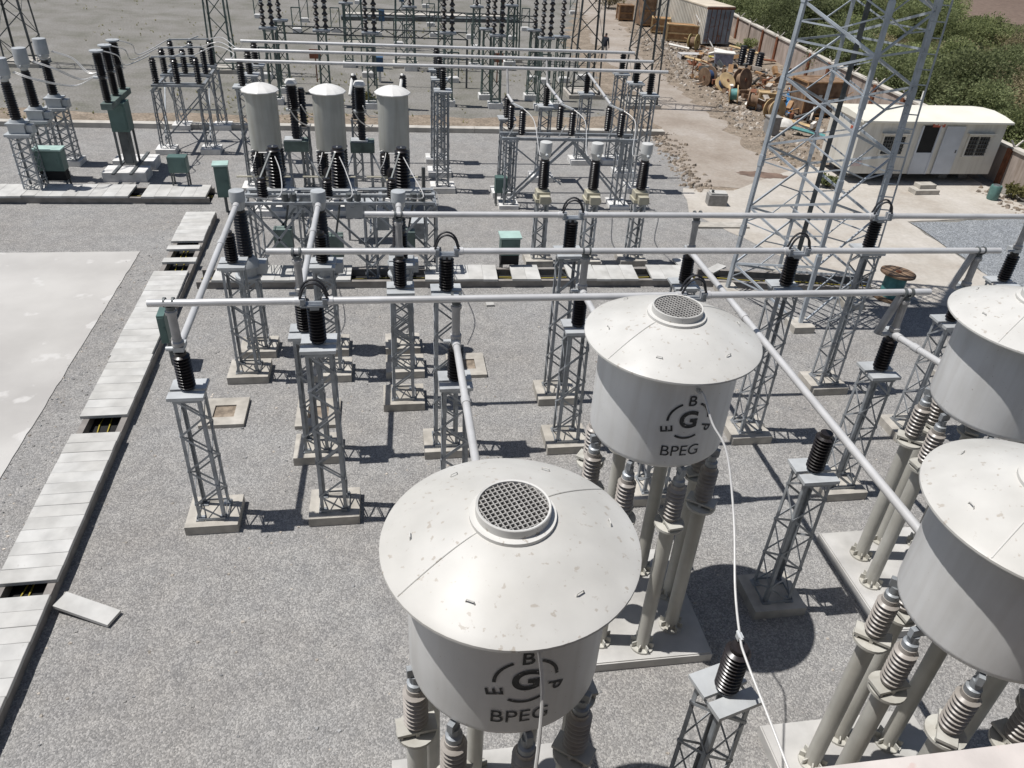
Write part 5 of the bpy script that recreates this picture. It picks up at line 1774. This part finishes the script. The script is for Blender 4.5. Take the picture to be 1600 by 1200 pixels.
# ------------------------------------------------------------------ distant switchyard
def make_far_gear(kind):
    """double black insulator stacks on a lattice column, single stack, or lattice only"""
    t = thing('insulator_post', 'x', 'insulator post', (0, 0, 0), 0, 'distant switchyard posts')
    MB().box((0, 0, 0.1), (0.75, 0.65, 0.34)).build('footing', M['white_footing'], t)
    zt = 3.4
    lattice(MB(), 0.5, 0.42, 0.3, zt, 5, 0.06, 0.04).build('lattice_column', M['green_steel'] if kind else M['steel'], t)
    MB().box((0, 0, zt + 0.04), (0.8, 0.5, 0.08)).build('cap_plate', M['steel'], t)
    i = MB()
    xs = (-0.2, 0.2) if kind == 2 else (0,)
    for x in xs:
        prof = [(0, zt + 0.08)]
        for j in range(10):
            z = zt + 0.08 + j * 0.27
            prof += [(0.06, z), (0.06, z + 0.06), (0.135, z + 0.11), (0.14, z + 0.15), (0.085, z + 0.21), (0.06, z + 0.265)]
        prof.append((0, zt + 2.79))
        i.lathe(prof, 10, (x, 0, 0))
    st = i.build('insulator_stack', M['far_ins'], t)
    c = MB()
    for x in xs:
        for j in range(0, 11, 2):
            z = zt + 0.06 + j * 0.27
            c.lathe([(0, z), (0.095, z), (0.095, z + 0.06), (0, z + 0.06)], 8, (x, 0, 0))
    c.build('metal_cap', M['plate'], st)
    return t


g2, g1 = Kit(make_far_gear(2)), Kit(make_far_gear(1))
far_pos = [(g2, 418, 58, 5.9), (g1, 436, 46, 5.0), (g2, 502, 62, 5.9), (g2, 578, 66, 5.9), (g2, 700, 66, 5.7), (g1, 762, 60, 5.6), (g2, 778, 70, 5.4), (g1, 836, 62, 5.6), (g2, 854, 74, 5.4), (g1, 878, 72, 5.2),
           (g1, 540, 20, 5.0), (g1, 640, 26, 5.0), (g1, 690, 14, 5.2), (g1, 745, 26, 5.2), (g1, 800, 24, 5.2)]
seen = ['leftmost double black stack post beyond the far tubes', 'single black stack post right of the leftmost double stack', 'double black stack post above the middle cylinder', 'double black stack post left of the blue cabinet', 'double black stack post above the middle far posts', 'single black stack post left of the fifth double stack', 'double black stack post above the red-brown board at right', 'single black stack post with reddish column', 'double black stack post nearest the road mast', 'single black stack post right of the last double stack',
        'distant single stack post above the left red-brown board', 'distant single stack post by the blue-green mast', 'distant single stack post behind the middle double stack', 'distant single stack post at top centre', 'distant single stack post at top right of the switchyard']
for (kit, px, py, z), lb in zip(far_pos, seen):
    q = P(px, py - 20, 3.6)
    kit.put((q.x, q.y, 0), lb)


def make_far_mast(h, w0, w1, m_):
    t = thing('lattice_mast', 'x', 'mast', (0, 0, 0), 0, 'slim lattice masts')
    lattice(MB(), w0, w1, 0.1, h, int(h / 1.3), 0.09, 0.05, double=False).build('lattice_column', m_, t)
    MB().box((0, 0, 0.05), (w0 + 0.3, w0 + 0.3, 0.3)).build('footing', M['footing'], t)
    return t


fm = Kit(make_far_mast(12, 1.6, 0.85, M['dark_steel']))
fg = Kit(make_far_mast(12, 1.25, 0.8, M['green_steel']))
for kit, (x, y), lb in ((fm, (P(42, 100).x, P(42, 100).y), 'dark lattice mast in the top left corner'), (fg, (-8.9, 47.5), 'lattice mast above the left end of the far bus tubes'), (fg, (1.3, 50.0), 'blue-green lattice mast at top centre'),
                        (fm, (10.9, 43.5), 'dark lattice mast left of the walking person'), (fm, (13.6, 41.5), 'dark lattice mast on the road edge right of the walking person'), (fg, (8.0, 52.5), 'lattice mast at the top between switchyard and road'), (fg, (-1.9, 56), 'thin lattice mast far behind the left red-brown board')):
    kit.put((x, y, 0), lb)

# signs, blue boxes, pads, small equipment on the field
for px, py, lb in ((496, 128, 'red-brown board on a post beyond the left half of the far tubes'), (776, 132, 'red-brown board on a post beyond the right half of the far tubes')):
    t = thing('notice_board', lb, 'board', P(px, py), 0.0, 'red-brown boards')
    MB().bar((0, 0, 0), (0, 0, 1.3), 0.06, 0.06, (0, 1, 0)).build('stake', M['rust'], t)
    MB().box((0, -0.05, 1.45), (0.62, 0.03, 0.48)).build('panel', M['brown_sign'], t)
for px, py, lb in ((597, 46, 'small blue cabinet on a white post far up the switchyard'), (594, 128, 'small blue cabinet low behind the far tubes'), (628, 14, 'blue-grey cabinet at the top edge of the switchyard')):
    t = thing('blue_cabinet', lb, 'cabinet', P(px, py), 0, 'blue cabinets in the distant switchyard')
    MB().box((0, 0, 0.95), (0.42, 0.4, 0.75)).build('body', M['blue_box'], t)
    MB().box((0, 0, 0.3), (0.14, 0.14, 0.6)).build('stand', M['white_paint'], t)
pads = [(418, 122), (405, 28), (476, 34), (465, 50), (525, 50), (575, 120), (590, 56), (623, 72), (640, 79), (673, 41), (678, 57), (708, 128), (735, 60), (743, 77), (800, 62), (745, 12), (820, 48), (832, 126), (850, 130), (880, 128), (908, 124), (665, 12), (560, 6), (895, 22)]
for px, py in pads:
    p = P(px, py)
    mb = MB().box((0, 0, 0.12), (0.62, 0.5, 0.28))
    for s in (-1, 1):
        mb.bar((s * 0.3, 0, 0.28), (s * 0.3, 0, 1.6), 0.07, 0.07, (0, 1, 0))
    mb.bar((-0.3, 0, 1.58), (0.3, 0, 1.58), 0.07, 0.07)
    mb.bar((-0.3, 0, 0.5), (0.3, 0, 1.5), 0.04, 0.03)
    mb.mi = [0] * 6 + [1] * (len(mb.f) - 6)
    o = mb.build('equipment_stand', [M['white_footing'], M['green_steel']])
    o.location = p
    tag(o, 'small steel stand on a whitewashed footing in the distant switchyard', 'equipment stand', 'small stands in the distant switchyard')
# far trench line and cross beams
tag(MB().bar((-3, 68, 0.1), (11, 69.5, 0.1), 0.8, 0.35).build('kerb_wall', M['coping']), 'pale far kerb at the top edge of the switchyard', 'kerb')
tag(MB().bar((-3.2, 66.6, 0.12), (11, 68.1, 0.12), 0.9, 0.3).build('pipe_rack', M['dark_steel']), 'dark low rack in front of the far kerb', 'rack')
for i, (a, b, lb) in enumerate((((-5.6, 45.0), (4.5, 44.6), 'nearer dark strain beam across the distant switchyard'), ((-1.0, 52.0), (9.5, 51.2), 'farther dark strain beam across the distant switchyard'))):
    mb = MB()
    a, b = Vector((*a, 2.5)), Vector((*b, 2.5))
    for z in (0, 0.35):
        mb.bar(a + Vector((0, 0, z)), b + Vector((0, 0, z)), 0.06, 0.06)
    n = 16
    for j in range(n):
        p, q = a + (b - a) * (j / n), a + (b - a) * ((j + 1) / n)
        mb.bar(p + Vector((0, 0, 0.35 * (j % 2))), q + Vector((0, 0, 0.35 * ((j + 1) % 2))), 0.04, 0.04)
    for u in (0.0, 0.5, 1.0):
        q = a + (b - a) * u
        mb.bar((q.x, q.y, 0), (q.x, q.y, 2.5), 0.1, 0.1, (0, 1, 0))
    tag(mb.build('gantry_beam', M['dark_steel']), lb, 'gantry')


# ------------------------------------------------------------------ vegetation
def leaf_crown(rnd, n, rx, rz, z0, ls, lobes, droop=0.0):
    """leaf sprays spread through several uneven lobes, leaving gaps"""
    mb = MB()
    cen = []
    for k in range(lobes):
        a = rnd.random() * 2 * PI
        d = rnd.random() ** 0.6 * rx * 0.75
        cen.append((math.cos(a) * d, math.sin(a) * d, z0 + rnd.uniform(0.25, 1.0) * rz * (1 - 0.5 * d / rx), rnd.uniform(0.28, 0.52) * rx))
    for k in range(n):
        c = cen[rnd.randrange(lobes)]
        v = Vector((rnd.gauss(0, 1), rnd.gauss(0, 1), rnd.gauss(0, 0.75))).normalized()
        r = c[3] * (0.55 + 0.5 * rnd.random())
        p = Vector((c[0], c[1], c[2])) + Vector((v.x * r, v.y * r, v.z * r * 0.7 - droop * rnd.random()))
        if p.z < 0.1:
            p.z = 0.1 + rnd.random() * 0.3
        u = (v + Vector((rnd.gauss(0, 0.6), rnd.gauss(0, 0.6), rnd.gauss(0, 0.5)))).normalized()
        w = u.orthogonal().normalized()
        w = (w * math.cos(k) + u.cross(w) * math.sin(k))
        L, W = ls * rnd.uniform(0.7, 1.5), ls * rnd.uniform(0.22, 0.42)
        b = len(mb.v)
        mb.v += [tuple(p - u * L * 0.5), tuple(p + w * W), tuple(p + u * L * 0.6), tuple(p - w * W)]
        mb.f.append((b, b + 1, b + 2, b + 3))
        mb.mi.append(0)
        mb.sm.append(False)
    return mb, cen


def make_tree(seed, n, rx, rz, z0, ls, lobes, leafm):
    rnd = random.Random(seed)
    t = thing('scrub_tree', 'x', 'tree', (0, 0, 0), 0, 'scrub trees beyond the boundary wall')
    mb, cen = leaf_crown(rnd, n, rx, rz, z0, ls, lobes)
    mb.build('crown', M[leafm], t)
    tr = MB()
    for k in range(3):
        a = k * 2.1 + rnd.random()
        base = Vector((math.cos(a) * 0.12, math.sin(a) * 0.12, -0.05))
        tr.path([base, base + Vector((math.cos(a) * 0.25, math.sin(a) * 0.25, z0 * 0.7 + 0.4)), Vector((math.cos(a) * rx * 0.3, math.sin(a) * rx * 0.3, z0 + rz * 0.5))], [0.12, 0.09, 0.04], 6)
    for c in cen[:8]:
        tr.path([(0, 0, z0 * 0.5 + 0.2), (c[0] * 0.5, c[1] * 0.5, (z0 + c[2]) * 0.5), (c[0], c[1], c[2])], [0.07, 0.05, 0.02], 5)
    tr.build('trunk', M['bark'], t)
    return t


protos = [make_tree(21, 8000, 2.6, 2.6, 0.6, 0.125, 15, 'leaf_a'), make_tree(22, 8000, 2.3, 2.3, 0.4, 0.12, 13, 'leaf_b'), make_tree(23, 7000, 2.8, 2.0, 0.4, 0.125, 14, 'leaf_b'), make_tree(24, 5200, 2.2, 1.8, 0.3, 0.11, 11, 'leaf_c'), make_tree(25, 9000, 2.9, 3.0, 0.8, 0.13, 17, 'leaf_a')]
tl = ['dark green thorn tree in the thicket beyond the boundary wall', 'bright green thorn tree in the thicket beyond the boundary wall', 'broad green thorn bush in the thicket beyond the boundary wall', 'olive brown thorn bush in the thicket beyond the boundary wall', 'tall dark thorn tree in the thicket beyond the boundary wall']
kits = [Kit(p) for p in protos]
rnd = random.Random(77)
spots = []


def add_tree(x, y, k, s):
    for q in spots:
        if (q[0] - x) ** 2 + (q[1] - y) ** 2 < 2.0 ** 2:
            return
    spots.append((x, y))
    o = kits[k].put((x, y, 0), tl[k], rnd.random() * 6.28)
    o.scale = (s, s, s * rnd.uniform(0.85, 1.1))


for y in (31.5, 34.5, 37.5, 41, 44.5, 48, 52, 56, 60, 64, 68, 72, 77, 82):     # first row against the wall
    add_tree(28.3 + (y - 31) * 0.075 + rnd.uniform(-0.3, 1.0), y, rnd.choice((0, 0, 1, 4)), rnd.uniform(0.85, 1.1))
for y in (16, 19.5, 23, 26.5, 29.5):
    add_tree(28.6 + rnd.uniform(-0.2, 0.8), y, rnd.choice((1, 2)), rnd.uniform(0.6, 0.8))
for i in range(900):
    u = rnd.random()
    y = rnd.uniform(24, 92)
    x = rnd.uniform(29.5, 36 + y * 0.52)
    dv = Vector((x, y, 2.4)) - Vector((0, 0, CAMH))
    pxx, pyy = 800 + FPX * dv.dot(CR) / dv.dot(CF), 600 - FPX * dv.dot(CU) / dv.dot(CF)
    if pxx > 1480 and pyy < 14 + (pxx - 1480) * 0.22:
        continue
    if len(spots) > 180:
        break
    k = rnd.choices((0, 1, 2, 3, 4), (1.6, 3.2, 3, 4.6, 1.6 if x < 45 else 0.6))[0]
    add_tree(x, y, k, rnd.uniform(0.55, 1.25))


def bush(px, py, r, h, n, leafm, label, seed):
    p = P(px, py)
    t = thing('bush', label, 'bush', p, 0)
    mb, cen = leaf_crown(random.Random(seed), n, r, h, 0.1, 0.14, 8)
    mb.build('foliage', M[leafm], t)
    tr = MB()
    for c in cen[:6]:
        tr.path([(0, 0, -0.03), (c[0] * 0.5, c[1] * 0.5, c[2] * 0.5), (c[0], c[1], c[2])], [0.04, 0.03, 0.012], 5)
    tr.build('stem', M['bark'], t)


bush(950, 14, 1.6, 1.6, 1500, 'leaf_c', 'dusty bush at the roadside in front of the brown crate', 31)
bush(1165, 78, 0.9, 0.7, 700, 'leaf_b', 'low green bush at the foot of the boundary wall by the container', 32)
bush(1583, 308, 0.6, 0.5, 500, 'grass', 'yellow-green weed at the foot of the wall right of the cabin', 33)
bush(1292, 292, 0.5, 0.35, 500, 'leaf_b', 'green weed under the left corner of the cabin', 34)
bush(575, 160, 0.45, 0.4, 400, 'grass', 'yellow-green weed behind the gap left of the right grey cylinder', 35)

gm = MB()
rg = random.Random(5)
for i in range(2200):
    x, y = rg.uniform(-28, 11.5), 36.8 + rg.random() ** 1.5 * 36
    if (math.sin(x * 0.35 + y * 0.22) + math.sin(y * 0.31 - x * 0.17) < 0.1 and rg.random() < 0.9) or (x < -8 and rg.random() < 0.6):
        continue
    for j in range(4):
        a = rg.random() * 6.28
        l = rg.uniform(0.05, 0.16)
        dx, dy = math.cos(a) * l, math.sin(a) * l
        b = len(gm.v)
        gm.v += [(x - dy * 0.25, y + dx * 0.25, 0), (x + dy * 0.25, y - dx * 0.25, 0), (x + dx, y + dy, l * 0.9)]
        gm.f.append((b, b + 1, b + 2))
        gm.mi.append(0)
        gm.sm.append(False)
tag(gm.build('grass', M['grass']), 'sparse dry grass tufts scattered over the field beyond the kerb', 'grass', kind='stuff')

# ------------------------------------------------------------------ building the photo is taken from
t = thing('building', 'plastered roof parapet cutting the bottom right corner', 'building', (0, 0, 0))
MB().box((2.0, 0.40, 8.65), (13.0, 0.42, 0.30)).build('parapet', M['parapet'], t)
MB().box((2.0, 0.36, 4.24), (12.9, 0.3, 8.50)).build('wall', M['wall'], t)
MB().box((2.0, -3.0, 8.2), (12.9, 6.4, 0.2)).build('roof', M['coping'], t)
